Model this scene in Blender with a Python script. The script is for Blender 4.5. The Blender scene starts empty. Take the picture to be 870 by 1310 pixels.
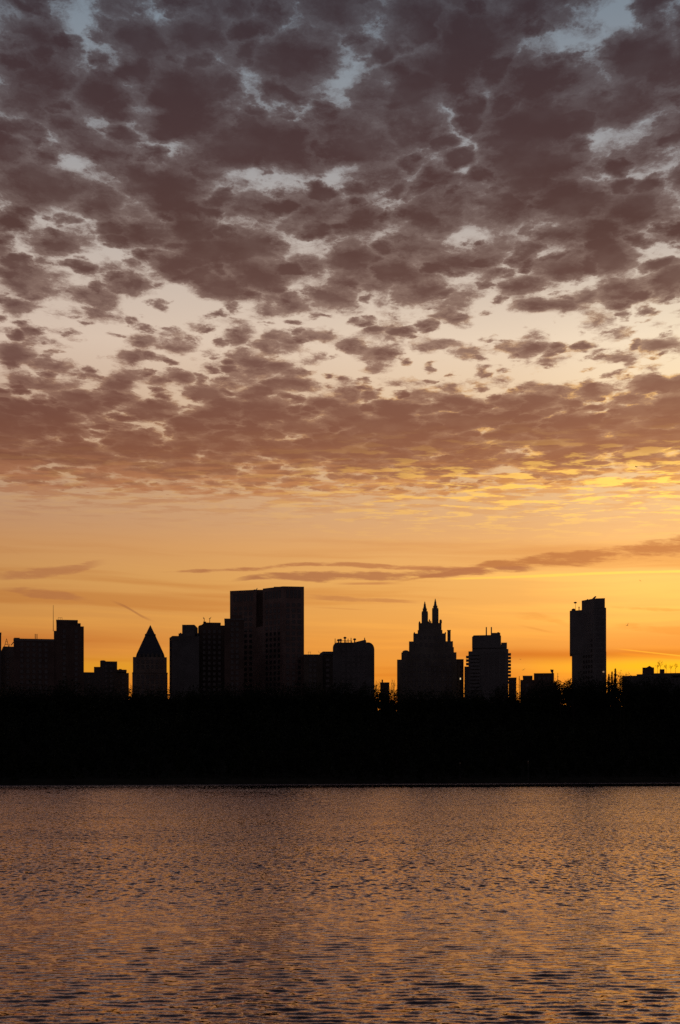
import bpy, bmesh, math, random
import numpy as np
from mathutils import Vector, Matrix

# ---------------------------------------------------------------- basics
SC = bpy.context.scene
COL = SC.collection
F, CX, HY, H = 1900.0, 435.0, 985.0, 6.0      # focal length and horizon measured on the photograph, eye height above the water
def U(px): return (px - CX) / F
def T(py): return (HY - py) / F
def lin(c):
    return tuple(((v/255.0)/12.92 if v/255.0 <= 0.04045 else ((v/255.0+0.055)/1.055)**2.4) for v in c)

# ---------------------------------------------------------------- camera
cam_d = bpy.data.cameras.new('camera'); cam = bpy.data.objects.new('camera', cam_d); COL.objects.link(cam)
cam.location = (0, 0, H); cam.rotation_euler = (math.radians(90), 0, 0)
cam_d.sensor_fit = 'HORIZONTAL'; cam_d.sensor_width = 36.0; cam_d.lens = 36.0*F/870.0
cam_d.shift_y = (HY - 655.0)/870.0
cam_d.clip_start = 0.1; cam_d.clip_end = 60000
SC.camera = cam
SC.view_settings.view_transform = 'Standard'; SC.view_settings.look = 'None'
SC.view_settings.exposure = 0.0; SC.view_settings.gamma = 1.0; SC.view_settings.use_curve_mapping = False
SC.cycles.max_bounces = 6; SC.cycles.use_denoising = False
SC.cycles.sample_clamp_indirect = 4.0

# ---------------------------------------------------------------- node helpers
class G:
    """tiny expression builder for shader math"""
    def __init__(s, tree): s.t = tree
    def node(s, typ, **kw):
        n = s.t.nodes.new(typ)
        for k, v in kw.items(): setattr(n, k, v)
        return n
    def link(s, a, b):
        if hasattr(a, 'is_output'): s.t.links.new(a, b)
        else: b.default_value = a
    def m(s, op, a, b=None, c=None, clamp=False):
        n = s.node('ShaderNodeMath', operation=op); n.use_clamp = clamp
        for i, v in enumerate((a, b, c)):
            if v is not None: s.link(v, n.inputs[i])
        return n.outputs[0]
    def add(s, a, b): return s.m('ADD', a, b)
    def sub(s, a, b): return s.m('SUBTRACT', a, b)
    def mul(s, a, b): return s.m('MULTIPLY', a, b)
    def div(s, a, b): return s.m('DIVIDE', a, b)
    def mad(s, a, b, c): return s.m('MULTIPLY_ADD', a, b, c)
    def mx(s, a, b): return s.m('MAXIMUM', a, b)
    def mn(s, a, b): return s.m('MINIMUM', a, b)
    def exp(s, a): return s.m('EXPONENT', a)
    def sst(s, x, lo, hi, a=0.0, b=1.0):
        n = s.node('ShaderNodeMapRange', interpolation_type='SMOOTHSTEP')
        for i, v in enumerate((x, lo, hi, a, b)): s.link(v, n.inputs[i])
        return n.outputs[0]
    def gauss(s, x, c, r):
        q = s.mad(x, 1.0/r, -c/r)
        return s.exp(s.mul(s.mul(q, q), -1.0))
    def xyz(s, x, y, z=0.0):
        n = s.node('ShaderNodeCombineXYZ')
        for i, v in enumerate((x, y, z)): s.link(v, n.inputs[i])
        return n.outputs[0]
    def vm(s, op, a, b):
        n = s.node('ShaderNodeVectorMath', operation=op); s.link(a, n.inputs[0])
        s.link(b, n.inputs[3] if op == 'SCALE' else n.inputs[1])
        return n.outputs[0]
    def noise(s, vec, scale, detail=2.0, rough=0.5, col=False, lac=2.0):
        n = s.node('ShaderNodeTexNoise'); n.normalize = True
        s.link(vec, n.inputs['Vector']); n.inputs['Scale'].default_value = scale
        n.inputs['Detail'].default_value = detail; n.inputs['Roughness'].default_value = rough
        n.inputs['Lacunarity'].default_value = lac
        return n.outputs[1 if col else 0]
    def curve(s, x, pts):
        """piecewise smooth value of x through pts [(x, y)...]; x is mapped to 0..1"""
        lo, hi = pts[0][0], pts[-1][0]
        n = s.node('ShaderNodeFloatCurve'); c = n.mapping.curves[0]
        q = s.m('MULTIPLY_ADD', x, 1.0/(hi-lo), -lo/(hi-lo), clamp=True)
        while len(c.points) < len(pts): c.points.new(0.5, 0.5)
        ys = [p[1] for p in pts]; a, b = min(ys), max(ys); b = b if b > a else a+1
        for p, (px, py) in zip(c.points, pts):
            p.location = ((px-lo)/(hi-lo), (py-a)/(b-a)); p.handle_type = 'AUTO_CLAMPED'
        n.mapping.update()
        s.link(q, n.inputs[1])
        return s.mad(n.outputs[0], b-a, a)
    def ramp(s, x, stops):
        """stops [(x, linear rgb)]; x mapped to 0..1"""
        lo, hi = stops[0][0], stops[-1][0]
        n = s.node('ShaderNodeValToRGB'); e = n.color_ramp.elements
        q = s.m('MULTIPLY_ADD', x, 1.0/(hi-lo), -lo/(hi-lo), clamp=True)
        while len(e) < len(stops): e.new(0.5)
        for k, (px, c) in enumerate(stops):
            e[k].position = (px-lo)/(hi-lo); e[k].color = (*c, 1)
        s.link(q, n.inputs[0])
        return n.outputs[0]
    def mix(s, f, a, b, blend='MIX'):
        n = s.node('ShaderNodeMix', data_type='RGBA', blend_type=blend); n.clamp_factor = True
        s.link(f, n.inputs[0])
        for v, i in ((a, 6), (b, 7)):
            s.link(v if hasattr(v, 'is_output') else (*v, 1), n.inputs[i])
        return n.outputs[2]
# ---------------------------------------------------------------- sky: dusk gradient, a broken altocumulus deck 1 unit up, thin streaks low down
world = bpy.data.worlds.new('World'); SC.world = world; world.use_nodes = True
world.cycles.sampling_method = 'MANUAL'; world.cycles.sample_map_resolution = 512
def build_sky():
    t = world.node_tree; t.nodes.clear(); g = G(t)
    out = g.node('ShaderNodeOutputWorld'); bg = g.node('ShaderNodeBackground'); bg.inputs[1].default_value = 0.1
    tc = g.node('ShaderNodeTexCoord'); sep = g.node('ShaderNodeSeparateXYZ'); g.link(tc.outputs['Generated'], sep.inputs[0])
    x, y, z = sep.outputs
    zc = g.mx(z, 0.004)
    hyp = g.m('SQRT', g.add(g.mul(x, x), g.mul(y, y)))
    e = g.div(zc, g.mx(hyp, 1e-4))                      # tangent of the elevation
    yy = g.mx(y, 0.02)
    u = g.div(x, yy); tt = g.div(zc, yy)
    az = g.m('ARCTAN2', x, y)
    X = g.div(x, zc); Y = g.div(y, zc)                  # point on the cloud deck
    P = g.xyz(X, g.mul(Y, 0.6), 0.0)
    # --- clear sky
    clear = g.ramp(g.mn(e, 1.6), [(0.0, lin((205,100,26))), (T(872), lin((232,142,44))), (T(815), lin((229,155,70))),
        (T(745), lin((229,168,92))), (T(700), lin((224,165,102))), (T(668), lin((214,163,115))), (T(620), lin((212,170,128))), (T(530), lin((222,190,156))),
        (T(440), lin((226,203,180))), (T(330), lin((196,182,171))), (T(230), lin((166,162,161))), (T(130), lin((142,147,153))), (T(20), lin((124,135,146))),
        (0.75, lin((70,81,97))), (1.6, lin((36,42,56)))])
    clear = g.vm('MAXIMUM', clear, (0.004, 0.004, 0.004))
    # --- fine horizontal banding of thin high cloud near the horizon
    warp = g.noise(g.xyz(g.mul(az, 5.0), g.mul(e, 9.0), 3.3), 1.0, 3.0, 0.5)
    band = g.noise(g.xyz(g.mul(az, 2.6), g.mad(warp, 0.8, g.mad(az, 1.1, g.mul(e, 60.0))), 1.7), 1.0, 4.0, 0.55)
    lowmask = g.sst(e, T(640), T(745))
    bandf = g.mul(g.sub(band, 0.5), lowmask)
    bd = g.mul(g.sst(bandf, 0.0, 0.16), 0.62)
    clear = g.mix(bd, clear, g.vm('MULTIPLY', clear, (0.80, 0.62, 0.50)))
    bl = g.mul(g.sst(g.mul(bandf, -1.0), 0.02, 0.17), 0.55)
    clear = g.mix(bl, clear, g.vm('MULTIPLY', clear, (1.22, 1.26, 1.1)))
    # named bands: dull orange bar y 790-835, bright yellow bar y 840-862 on the right
    wt = g.mad(g.sub(warp, 0.5), 0.012, tt)
    dull = g.mul(g.gauss(wt, T(818), 0.0075), g.curve(u, [(-0.23,0.6),(0.0,0.12),(0.10,0.15),(0.23,0.4)]))
    clear = g.mix(dull, clear, lin((206,112,44)))
    dull2 = g.mul(g.gauss(wt, T(835), 0.0042), g.sst(u, 0.03, 0.13, 0.0, 0.85)); clear = g.mix(dull2, clear, lin((198,104,32)))
    yel = g.mul(g.gauss(wt, T(851), 0.006), g.curve(u, [(-0.23,0.2),(-0.15,0.5),(-0.05,0.1),(0.08,0.0),(0.14,0.35),(0.2,0.85),(0.23,1.0)]))
    clear = g.mix(yel, clear, lin((240,172,24)))
    # --- deck
    P3 = g.xyz(X, g.mul(Y, 0.66), 0.35)
    wv = g.noise(P3, 20.0, 5.0, 0.62, col=True)
    wl = g.noise(P3, 5.0, 1.0, 0.5, col=True)
    PW = g.vm('ADD', P3, g.vm('ADD', g.vm('SCALE', g.vm('SUBTRACT', wv, (0.5,0.5,0.5)), 0.085), g.vm('SCALE', g.vm('SUBTRACT', wl, (0.5,0.5,0.5)), 0.10)))
    def cells(scale, seed):
        vo = g.node('ShaderNodeTexVoronoi', feature='SMOOTH_F1'); vo.normalize = False
        g.link(g.vm('ADD', PW, (seed, seed*0.7, 0.0)), vo.inputs['Vector'])
        vo.inputs['Scale'].default_value = scale; vo.inputs['Smoothness'].default_value = 0.25
        return vo.outputs['Distance']
    v1 = g.mn(g.mad(cells(9.5, 0.0), 0.78, 0.02), cells(15.0, 3.7))
    n1 = g.noise(P3, 4.5, 4.0, 0.5)
    fine = g.noise(PW, 46.0, 5.0, 0.65)
    lump = g.mad(v1, -1.25, g.mad(g.sub(fine, 0.5), 0.40, g.mad(n1, 0.75, 0.60)))
    cov = g.curve(e, COV)
    acc = cov
    for (px, py, rx, ry, am) in BLOBS:
        qa = g.mad(u, F/rx, -U(px)*F/rx); qb = g.mad(tt, F/ry, -T(py)*F/ry)
        ex = g.exp(g.mul(g.mad(qb, qb, g.mul(qa, qa)), -1.0))
        acc = g.mad(ex, am*1.5 if am > 0 else am, acc)
    dens = g.add(lump, acc)
    alpha = g.sst(dens, 0.36, 0.64)
    thick = g.sst(dens, 0.43, 0.98)
    dark = g.ramp(g.mn(e, 0.9), [(0.0, lin((190,104,44))), (T(800), lin((196,118,60))), (T(720), lin((178,112,66))), (T(640), lin((176,118,80))), (T(590), lin((144,91,65))),
        (T(540), lin((128,82,64))), (T(470), lin((120,84,72))), (T(400), lin((104,74,66))), (T(300), lin((84,58,53))), (T(190), lin((73,52,52))), (T(80), lin((63,47,50))), (T(0), lin((56,44,49))), (0.9, lin((50,44,51)))])
    lit = g.vm('MULTIPLY', g.mix(0.5, dark, clear), (0.95, 0.85, 0.82))
    soft = g.noise(P3, 9.0, 5.0, 0.55)
    tk = g.mul(g.m('POWER', thick, 0.55), g.sst(soft, 0.3, 0.6, 0.86, 1.0))
    cloud = g.mix(tk, lit, dark)
    # gold edges where the low sun side catches the deck
    gold = g.mul(g.mul(g.sst(e, T(360), T(600)), g.sst(u, -0.12, 0.22, 0.12, 0.8)), g.sst(thick, 0.55, 0.05))
    cloud = g.mix(g.mul(gold, g.sst(g.noise(P, 14.0, 3.0), 0.45, 0.65)), cloud, lin((240,176,84)))
    sky = g.mix(alpha, clear, cloud)
    # --- the left of the afterglow is duller, the right brighter
    def lateral(c):
        wgt = g.curve(e, [(0.0, 0.6), (T(830), 0.75), (T(770), 1.0), (T(640), 1.0), (T(420), 0.5), (T(240), 0.0), (0.6, 0.0)])
        lr = g.ramp(az, [(-0.60, (.60,.56,.62)), (-0.23, (.75,.73,.80)), (-0.1, (.88,.87,.9)), (0.0, (1,1,1)), (0.12, (1.15,1.16,1.1)), (0.19, (1.34,1.40,1.30)), (0.28, (1.4,1.5,1.3)), (0.55, (1.1,1.0,.9)), (0.9, (.8,.7,.7))])
        return g.vm('MULTIPLY', c, g.mix(wgt, (1,1,1), lr))
    # --- rippled wisps under the deck
    n2 = g.noise(g.xyz(g.mul(X, 6.0), g.mul(Y, 9.0), 9.1), 1.0, 6.0, 0.6)
    rp = g.mul(g.sst(g.add(n2, g.mul(g.gauss(e, T(626), 0.020), 0.10)), 0.53, 0.66), g.gauss(e, T(626), 0.017))
    sky = g.mix(g.mul(rp, 0.75), sky, g.mix(g.sst(u, -0.2, 0.2), lin((190,126,84)), lin((206,140,78))))
    n3 = g.noise(g.xyz(g.mul(X, 7.0), g.mul(Y, 10.0), 4.1), 1.0, 5.0, 0.6)
    rg = g.mul(g.mul(g.sst(n3, 0.50, 0.60), g.gauss(e, T(630), 0.022)), g.sst(u, -0.10, 0.14, 0.12, 1.0))
    sky = g.mix(g.mul(rg, 0.95), sky, lin((252,196,96)))
    # --- long streaks
    sw = g.mad(u, 6.5, g.mul(tt, 190.0))
    sn = g.noise(g.xyz(g.mul(u, 34.0), sw, 2.2), 1.0, 6.0, 0.66)
    for (pts, half, amp, col) in STREAKS:
        xs = [p[0] for p in pts]
        c = g.curve(u, [(U(a), T(b)) for a, b in pts]); w = g.curve(u, [(U(a), max(h, 0.3)/F) for a, h in half])
        q = g.div(g.sub(tt, c), w)
        d = g.mad(g.sub(sn, 0.5), 4.2 if max(h for _, h in half) > 2.5 else 1.1, g.sub(1.0, g.mul(g.mul(q, q), 0.8)))
        ends = g.mul(g.sst(u, U(xs[0]), U(xs[0])+0.02), g.sst(u, U(xs[-1]), U(xs[-1])-0.02)) if xs[-1] < 870 else g.sst(u, U(xs[0]), U(xs[0])+0.02)
        sky = g.mix(g.mul(g.mul(g.sst(d, 0.0, 1.1), ends), amp), sky, lin(col))
    # --- the sky fades away from the afterglow
    cosz = g.add(g.mul(x, math.sin(0.2)), g.mul(y, math.cos(0.2)))
    fall = g.sst(cosz, -0.5, 0.85, 0.55, 1.0)
    dusk = g.mix(g.sst(e, 0.0, 1.2), lin((112,98,106)), lin((66,68,84)))
    dusk = g.mix(g.mul(alpha, 0.6), dusk, lin((58,54,62)))
    sky = g.mix(g.sst(cosz, 0.80, 0.25), lateral(sky), dusk)
    sky = g.vm('SCALE', sky, g.mul(fall, 10.0))
    # faint physical twilight under it all
    ns = g.node('ShaderNodeTexSky', sky_type='NISHITA'); ns.sun_disc = False
    ns.sun_elevation = SUN_EL; ns.sun_rotation = SUN_AZ; ns.dust_density = 2.0; ns.altitude = 20
    sky = g.vm('ADD', sky, g.vm('SCALE', ns.outputs[0], 0.06))
    g.link(sky, bg.inputs[0]); g.link(bg.outputs[0], out.inputs[0])
SUN_EL, SUN_AZ = math.radians(0.6), math.radians(12.5)
COV = [(0.0, -0.8), (T(655), -0.6), (T(630), -0.12), (T(605), 0.20), (T(570), 0.41), (T(525), 0.33), (T(502), 0.10), (T(478), -0.06), (T(420), -0.10), (T(385), -0.02),
       (T(350), 0.12), (T(310), 0.235), (T(200), 0.30), (T(100), 0.305), (T(20), 0.275), (0.7, 0.2), (1.2, 0.2)]
GAP, GP2 = -0.20, -0.13
BLOBS = [(25,15,50,14,GP2),(100,38,35,14,GP2),(160,110,22,10,GAP),(270,88,20,10,GAP),(220,20,60,12,GAP),(210,45,12,20,GP2),(345,135,38,12,GAP),(405,50,35,14,GP2),
 (95,208,32,10,GAP),(185,215,20,10,GP2),(95,280,55,16,GAP),(20,250,30,12,GP2),(216,290,13,26,GP2),(310,220,38,9,GAP),(360,275,24,10,GAP),(425,225,14,8,GAP),(450,215,20,8,GAP),
 (500,103,18,10,GAP),(550,65,24,13,GAP),(645,10,24,12,GAP),(738,60,24,12,GAP),(785,20,36,10,GAP),(866,60,10,18,GAP),(785,130,13,14,GAP),(755,175,9,10,GP2),(775,220,12,7,GAP),
 (590,218,20,6,GAP),(520,250,9,9,GP2),(610,302,24,8,GAP),(705,290,20,10,GP2),(790,285,32,14,GAP),(840,318,40,12,GAP),(40,135,30,10,GP2),(190,140,28,6,GP2),(440,90,14,30,GP2),
 (35,310,40,12,GP2),(110,330,45,8,GP2),(215,330,20,20,GP2),(700,325,60,10,GP2),(640,345,60,12,GP2),
 (240,405,50,22,-0.12),(430,400,30,14,-0.12),(640,400,50,16,-0.12),(190,500,40,8,-0.1),(560,470,40,14,-0.1),(700,470,50,10,-0.1),(640,490,50,8,-0.1),
 (815,380,38,15,.24),(705,391,45,9,.24),(862,345,24,34,.2),(565,396,28,15,.22),(500,422,34,12,.24),(470,452,44,10,.26),(575,438,24,7,.24),(685,440,28,13,.24),(740,446,30,12,.22),
 (595,461,14,7,.2),(622,465,16,6,.18),(755,494,9,9,.24),(815,486,34,11,.22),(852,492,30,10,.24),(690,496,44,6,.2),(375,443,18,9,.22),(300,436,20,12,.22),(308,408,34,8,.22),(190,441,24,12,.2),
 (170,410,26,10,.22),(25,426,28,10,.22),(18,456,30,16,.22),(330,468,40,10,.24),(345,492,32,14,.22),(270,500,24,14,.2),(100,484,24,10,.2),(150,486,22,12,.2),(235,484,12,9,.18),
 (415,381,20,11,.2),(45,350,50,18,.2),(125,372,38,26,.2),(340,355,70,24,.16),(270,370,36,20,.16),(390,395,24,14,.18),(700,345,60,22,.14),(780,320,30,16,.18),(640,330,40,20,.1),(480,340,60,20,.08),(835,440,40,8,.16),(810,460,30,6,.16)]
STREAKS = [
 ([(500,745),(640,724),(760,712),(870,699)], [(500,1.5),(600,5),(640,8),(760,10),(870,14)], 0.85, (172,104,60)),
 ([(200,732),(320,728),(420,722),(560,728),(640,726)], [(200,1.5),(300,3),(420,3),(560,4),(640,5)], 0.8, (180,112,70)),
 ([(290,744),(360,737),(450,737),(560,733),(700,726)], [(290,2),(360,5),(440,7),(560,6),(700,4)], 0.85, (172,108,70)),
 ([(560,741),(660,738),(780,733),(870,731)], [(560,1),(660,2),(870,2.2)], 0.7, (255,200,84)),
 ([(420,747),(520,746)], [(420,2),(520,2)], 0.7, (186,118,72)),
 ([(-20,737),(60,732),(140,718)], [(-20,6),(60,7),(140,3)], 0.6, (186,116,74)),
 ([(-10,752),(60,760),(128,772)], [(-10,2),(60,6),(128,4)], 0.6, (188,118,72)),
 ([(385,763),(460,767),(545,771)], [(385,3),(460,3),(545,2)], 0.65, (190,122,70)),
 ([(390,776),(480,781)], [(390,1.5),(480,1)], 0.4, (200,130,70)),
 ([(136,766),(160,776),(185,790),(204,798)], [(136,1.6),(160,2.0),(185,2.0),(204,1.4)], 0.75, (164,100,62)),
 ([(4,700),(34,713)], [(4,1.8),(34,1.6)], 0.5, (190,124,86)),
 ([(650,787),(700,791),(740,808)], [(650,3),(700,6),(740,3)], 0.45, (214,136,58)),
 ([(655,798),(720,812)], [(655,1.5),(720,2)], 0.5, (208,132,58)),
 ([(770,776),(830,779),(870,780)], [(770,2),(830,3),(870,2)], 0.5, (208,130,56)),
 ([(776,800),(870,806)], [(776,4),(870,6)], 0.5, (214,130,52)),
 ([(776,835),(870,842)], [(776,2),(870,2)], 0.6, (226,132,36)),
 ([(780,829),(870,839)], [(780,1),(870,1)], 0.6, (255,176,52)),
]
build_sky()
# ---------------------------------------------------------------- sun (already behind the skyline, right of centre)
sd = bpy.data.lights.new('sun', 'SUN'); sd.energy = 0.4; sd.angle = math.radians(0.5); sd.color = (1.0, 0.55, 0.25)
sun = bpy.data.objects.new('sun', sd); COL.objects.link(sun)
sdir = Vector((math.sin(SUN_AZ)*math.cos(SUN_EL), math.cos(SUN_AZ)*math.cos(SUN_EL), math.sin(SUN_EL)))
sun.rotation_euler = sdir.to_track_quat('Z', 'Y').to_euler(); sun.location = (200, 900, 300)

# ---------------------------------------------------------------- materials
def material(name):
    m = bpy.data.materials.new(name); m.use_nodes = True
    g = G(m.node_tree); b = m.node_tree.nodes['Principled BSDF']
    return m, g, b
def rough_mat(name, col, var=0.25, scale=0.6, rough=0.8, spec=0.3):
    m, g, b = material(name)
    ge = g.node('ShaderNodeNewGeometry')
    n = g.noise(ge.outputs['Position'], scale, 5.0, 0.6)
    n2 = g.noise(ge.outputs['Position'], scale*9, 2.0, 0.5)
    f = g.sst(g.mad(n2, 0.4, g.mul(n, 0.6)), 0.3, 0.7)
    lo = tuple(c*(1-var) for c in col); hi = tuple(c*(1+var) for c in col)
    g.link(g.mix(f, lo, hi), b.inputs['Base Color'])
    b.inputs['Roughness'].default_value = rough; b.inputs['Specular IOR Level'].default_value = spec
    return m
def masonry(name, a, c, mortar, sx=0.9):
    """courses of brick or stone laid over the wall's own position"""
    m, g, b = material(name)
    ge = g.node('ShaderNodeNewGeometry'); sep = g.node('ShaderNodeSeparateXYZ'); g.link(ge.outputs['Position'], sep.inputs[0])
    br = g.node('ShaderNodeTexBrick')
    g.link(g.xyz(g.add(sep.outputs[0], sep.outputs[1]), sep.outputs[2], 0.0), br.inputs['Vector'])
    br.inputs['Color1'].default_value = (*a, 1); br.inputs['Color2'].default_value = (*c, 1); br.inputs['Mortar'].default_value = (*mortar, 1)
    br.inputs['Scale'].default_value = 1.0; br.inputs['Brick Width'].default_value = sx; br.inputs['Row Height'].default_value = sx*0.34
    br.inputs['Mortar Size'].default_value = 0.02
    n = g.noise(ge.outputs['Position'], 0.12, 5.0, 0.6)
    g.link(g.mix(g.sst(n, 0.35, 0.65), br.outputs[0], g.vm('MULTIPLY', br.outputs[0], (0.7, 0.68, 0.66))), b.inputs['Base Color'])
    b.inputs['Roughness'].default_value = 0.85
    return m
M = {
 'brown': masonry('brown brick', (.13,.08,.062), (.16,.10,.076), (.18,.16,.14)),
 'warm': masonry('warm brown brick', (.27,.17,.135), (.31,.20,.16), (.29,.25,.23)),
 'pale': masonry('pale brick', (.34,.265,.215), (.40,.31,.25), (.36,.33,.3)),
 'buff': masonry('buff brick', (.19,.15,.115), (.23,.18,.135), (.22,.20,.18)),
 'grey': masonry('grey brick', (.13,.125,.12), (.16,.15,.145), (.18,.175,.17)),
 'stone': masonry('limestone', (.22,.20,.17), (.25,.225,.19), (.2,.185,.165), 1.8),
 'concrete': rough_mat('concrete', (.19,.18,.17), .2, .15),
 'metal': rough_mat('painted steel', (.10,.10,.105), .2, 1.0, .45, .5),
 'slate': rough_mat('dark slate', (.075,.075,.085), .3, .8, .55),
 'copper': rough_mat('weathered copper', (.14,.17,.15), .3, .5, .6),
 'timber': rough_mat('tank timber', (.13,.09,.06), .3, 1.2),
 'leaf': rough_mat('dark foliage', (.020,.026,.013), .45, .5, .8, .1),
 'leaf2': rough_mat('needle foliage', (.018,.026,.015), .4, .6, .8, .1),
 'bark': rough_mat('bark', (.035,.029,.024), .35, 2.0, .9, .1),
 'feather': rough_mat('grey feathers', (.16,.15,.145), .3, 9.0, .8, .1),
 'duckfeather': rough_mat('brown feathers', (.07,.055,.042), .3, 9.0, .8, .1),
}
def glass_mat(name, ior, tint):
    m, g, b = material(name)
    b.inputs['Base Color'].default_value = (*tint, 1); b.inputs['Roughness'].default_value = 0.07; b.inputs['IOR'].default_value = ior
    return m
M['pane'] = glass_mat('window glass', 1.55, (.04,.035,.035))
M['curtain'] = glass_mat('bronze curtain glass', 1.9, (.03,.022,.018))
m, g, b = material('lit room'); b.inputs['Base Color'].default_value = (.5,.4,.25,1); b.inputs['Emission Color'].default_value = (1,.72,.38,1); b.inputs['Emission Strength'].default_value = 0.9; M['lit'] = m
m, g, b = material('dim lit room'); b.inputs['Base Color'].default_value = (.5,.4,.25,1); b.inputs['Emission Color'].default_value = (1,.62,.36,1); b.inputs['Emission Strength'].default_value = 0.25; M['lit_dim'] = m
m, g, b = material('lamp glass'); b.inputs['Base Color'].default_value = (.2,.16,.12,1); b.inputs['Emission Color'].default_value = (1,.6,.28,1); b.inputs['Emission Strength'].default_value = 0.006; M['lamp'] = m

# ---------------------------------------------------------------- mesh builder
class MB:
    def __init__(s): s.v = []; s.f = []; s.mi = []
    def add(s, vs, fs, mi=0):
        k = len(s.v); s.v += [tuple(p) for p in vs]; s.f += [tuple(k+i for i in q) for q in fs]; s.mi += [mi]*len(fs)
    def box(s, x0, x1, y0, y1, z0, z1, mi=0):
        v = [(x0,y0,z0),(x1,y0,z0),(x1,y1,z0),(x0,y1,z0),(x0,y0,z1),(x1,y0,z1),(x1,y1,z1),(x0,y1,z1)]
        s.add(v, [(0,3,2,1),(4,5,6,7),(0,1,5,4),(1,2,6,5),(2,3,7,6),(3,0,4,7)], mi)
    def prism(s, poly, z0, z1, mi=0):          # footprint counter-clockwise seen from above
        n = len(poly)
        s.add([(x,y,z0) for x,y in poly]+[(x,y,z1) for x,y in poly],
              [tuple(range(n-1,-1,-1)), tuple(range(n,2*n))]+[(i,(i+1)%n,n+(i+1)%n,n+i) for i in range(n)], mi)
    def profile(s, pts, y0, y1, mi=0):         # upright outline (x, z), counter-clockwise seen from the front, given real depth
        n = len(pts)
        s.add([(x,y0,z) for x,z in pts]+[(x,y1,z) for x,z in pts],
              [tuple(range(n)), tuple(range(2*n-1,n-1,-1))]+[((i+1)%n,i,n+i,n+(i+1)%n) for i in range(n)], mi)
    def lathe(s, x, y, prof, n=8, mi=0, rot=0.0):      # prof [(r, z)] bottom to top
        vs = []; fs = []
        for r, z in prof:
            for k in range(n):
                a = 2*math.pi*k/n + rot; vs.append((x+r*math.cos(a), y+r*math.sin(a), z))
        for j in range(len(prof)-1):
            for k in range(n):
                a, b2 = j*n+k, j*n+(k+1)%n
                fs.append((a, b2, b2+n, a+n))
        fs.append(tuple(range(n-1,-1,-1))); fs.append(tuple((len(prof)-1)*n+k for k in range(n)))
        s.add(vs, fs, mi)
    def tube(s, p, q, r0, r1, n=5, mi=0):
        p = Vector(p); q = Vector(q); d = (q-p)
        if d.length < 1e-5: return
        d.normalize(); a = d.orthogonal().normalized(); c = d.cross(a)
        vs = [p+(a*math.cos(2*math.pi*k/n)+c*math.sin(2*math.pi*k/n))*r0 for k in range(n)]+[q+(a*math.cos(2*math.pi*k/n)+c*math.sin(2*math.pi*k/n))*r1 for k in range(n)]
        s.add(vs, [(k,(k+1)%n,n+(k+1)%n,n+k) for k in range(n)]+[tuple(range(n-1,-1,-1)), tuple(range(n,2*n))], mi)
    def build(s, name, mats, parent=None, base=(0,0,0)):
        me = bpy.data.meshes.new(name)
        b = Vector(base)
        me.from_pydata([(p[0]-b.x, p[1]-b.y, p[2]-b.z) for p in s.v], [], s.f)
        mats = mats if isinstance(mats, (list, tuple)) else [mats]
        for m in mats: me.materials.append(m)
        if len(mats) > 1: me.polygons.foreach_set('material_index', s.mi)
        me.update()
        o = bpy.data.objects.new(name, me); COL.objects.link(o)
        if parent: o.parent = parent
        else: o.location = b
        return o
def tag(o, label=None, cat=None, group=None, kind=None):
    if label: o['label'] = label
    if cat: o['category'] = cat
    if group: o['group'] = group
    if kind: o['kind'] = kind
    return o
def thing(name, label, cat, loc, group=None):
    o = bpy.data.objects.new(name, None); COL.objects.link(o); o.location = loc
    o.empty_display_size = 1.0
    return tag(o, label, cat, group)

# ---------------------------------------------------------------- ground and water
SL, SC0 = 0.43, 648.0
NRM = math.sqrt(1+SL*SL)
def shore_s(x, y):
    wob = 3.0*math.sin(x*0.031+0.5)+1.8*math.sin(x*0.083)+1.0*math.sin(x*0.21)
    return (y-(SC0+SL*x)-wob)/NRM
def lerp_tab(x, tab):
    if x <= tab[0][0]: return tab[0][1]
    for (a, b), (c, d) in zip(tab, tab[1:]):
        if x <= c:
            return b+(d-b)*(x-a)/(c-a)
    return tab[-1][1]
FARP = [(-6,-2.6),(0,-0.1),(1.2,0.9),(4,2.2),(9,2.6),(30,7),(100,24),(150,28),(400,30),(3000,34)]
NEARP = [(-6,-2.6),(0,-0.1),(1.5,1.3),(4.5,4.1),(6,4.35),(400,4.6),(3000,8)]
def ground_z(x, y):
    s = shore_s(x, y); wn = max(7.0-y, abs(x)-450)
    zf = lerp_tab(s, FARP); zn = lerp_tab(wn, NEARP)
    z = max(zf, zn)
    if z > 3: z += 0.35*math.sin(x*0.09+1)*math.sin(y*0.07)*min(1.0, max(0.0, s/20))
    return z
def axis(parts):
    out = []
    for a, b, st in parts:
        n = max(1, round((b-a)/st)); out += [a+(b-a)*i/n for i in range(n)]
    return out+[parts[-1][1]]
gx = axis([(-12000,-2000,2500),(-2000,-480,380),(-480,-430,5),(-430,430,8),(430,480,5),(480,2000,380),(2000,12000,2500)])
gy = axis([(-4000,-400,900),(-400,-20,60),(-20,12,1),(12,380,30),(380,960,4),(960,1500,60),(1500,16000,2000)])
mb = MB(); mb.v = [(x,y,ground_z(x,y)) for y in gy for x in gx]; nx = len(gx)
mb.f = [(j*nx+i, j*nx+i+1, (j+1)*nx+i+1, (j+1)*nx+i) for j in range(len(gy)-1) for i in range(nx-1)]; mb.mi = [0]*len(mb.f)
gm = rough_mat('dark earth and grass', (.028,.027,.018), .5, .25, .95, .1)
tag(mb.build('ground', gm), kind='structure')

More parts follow.
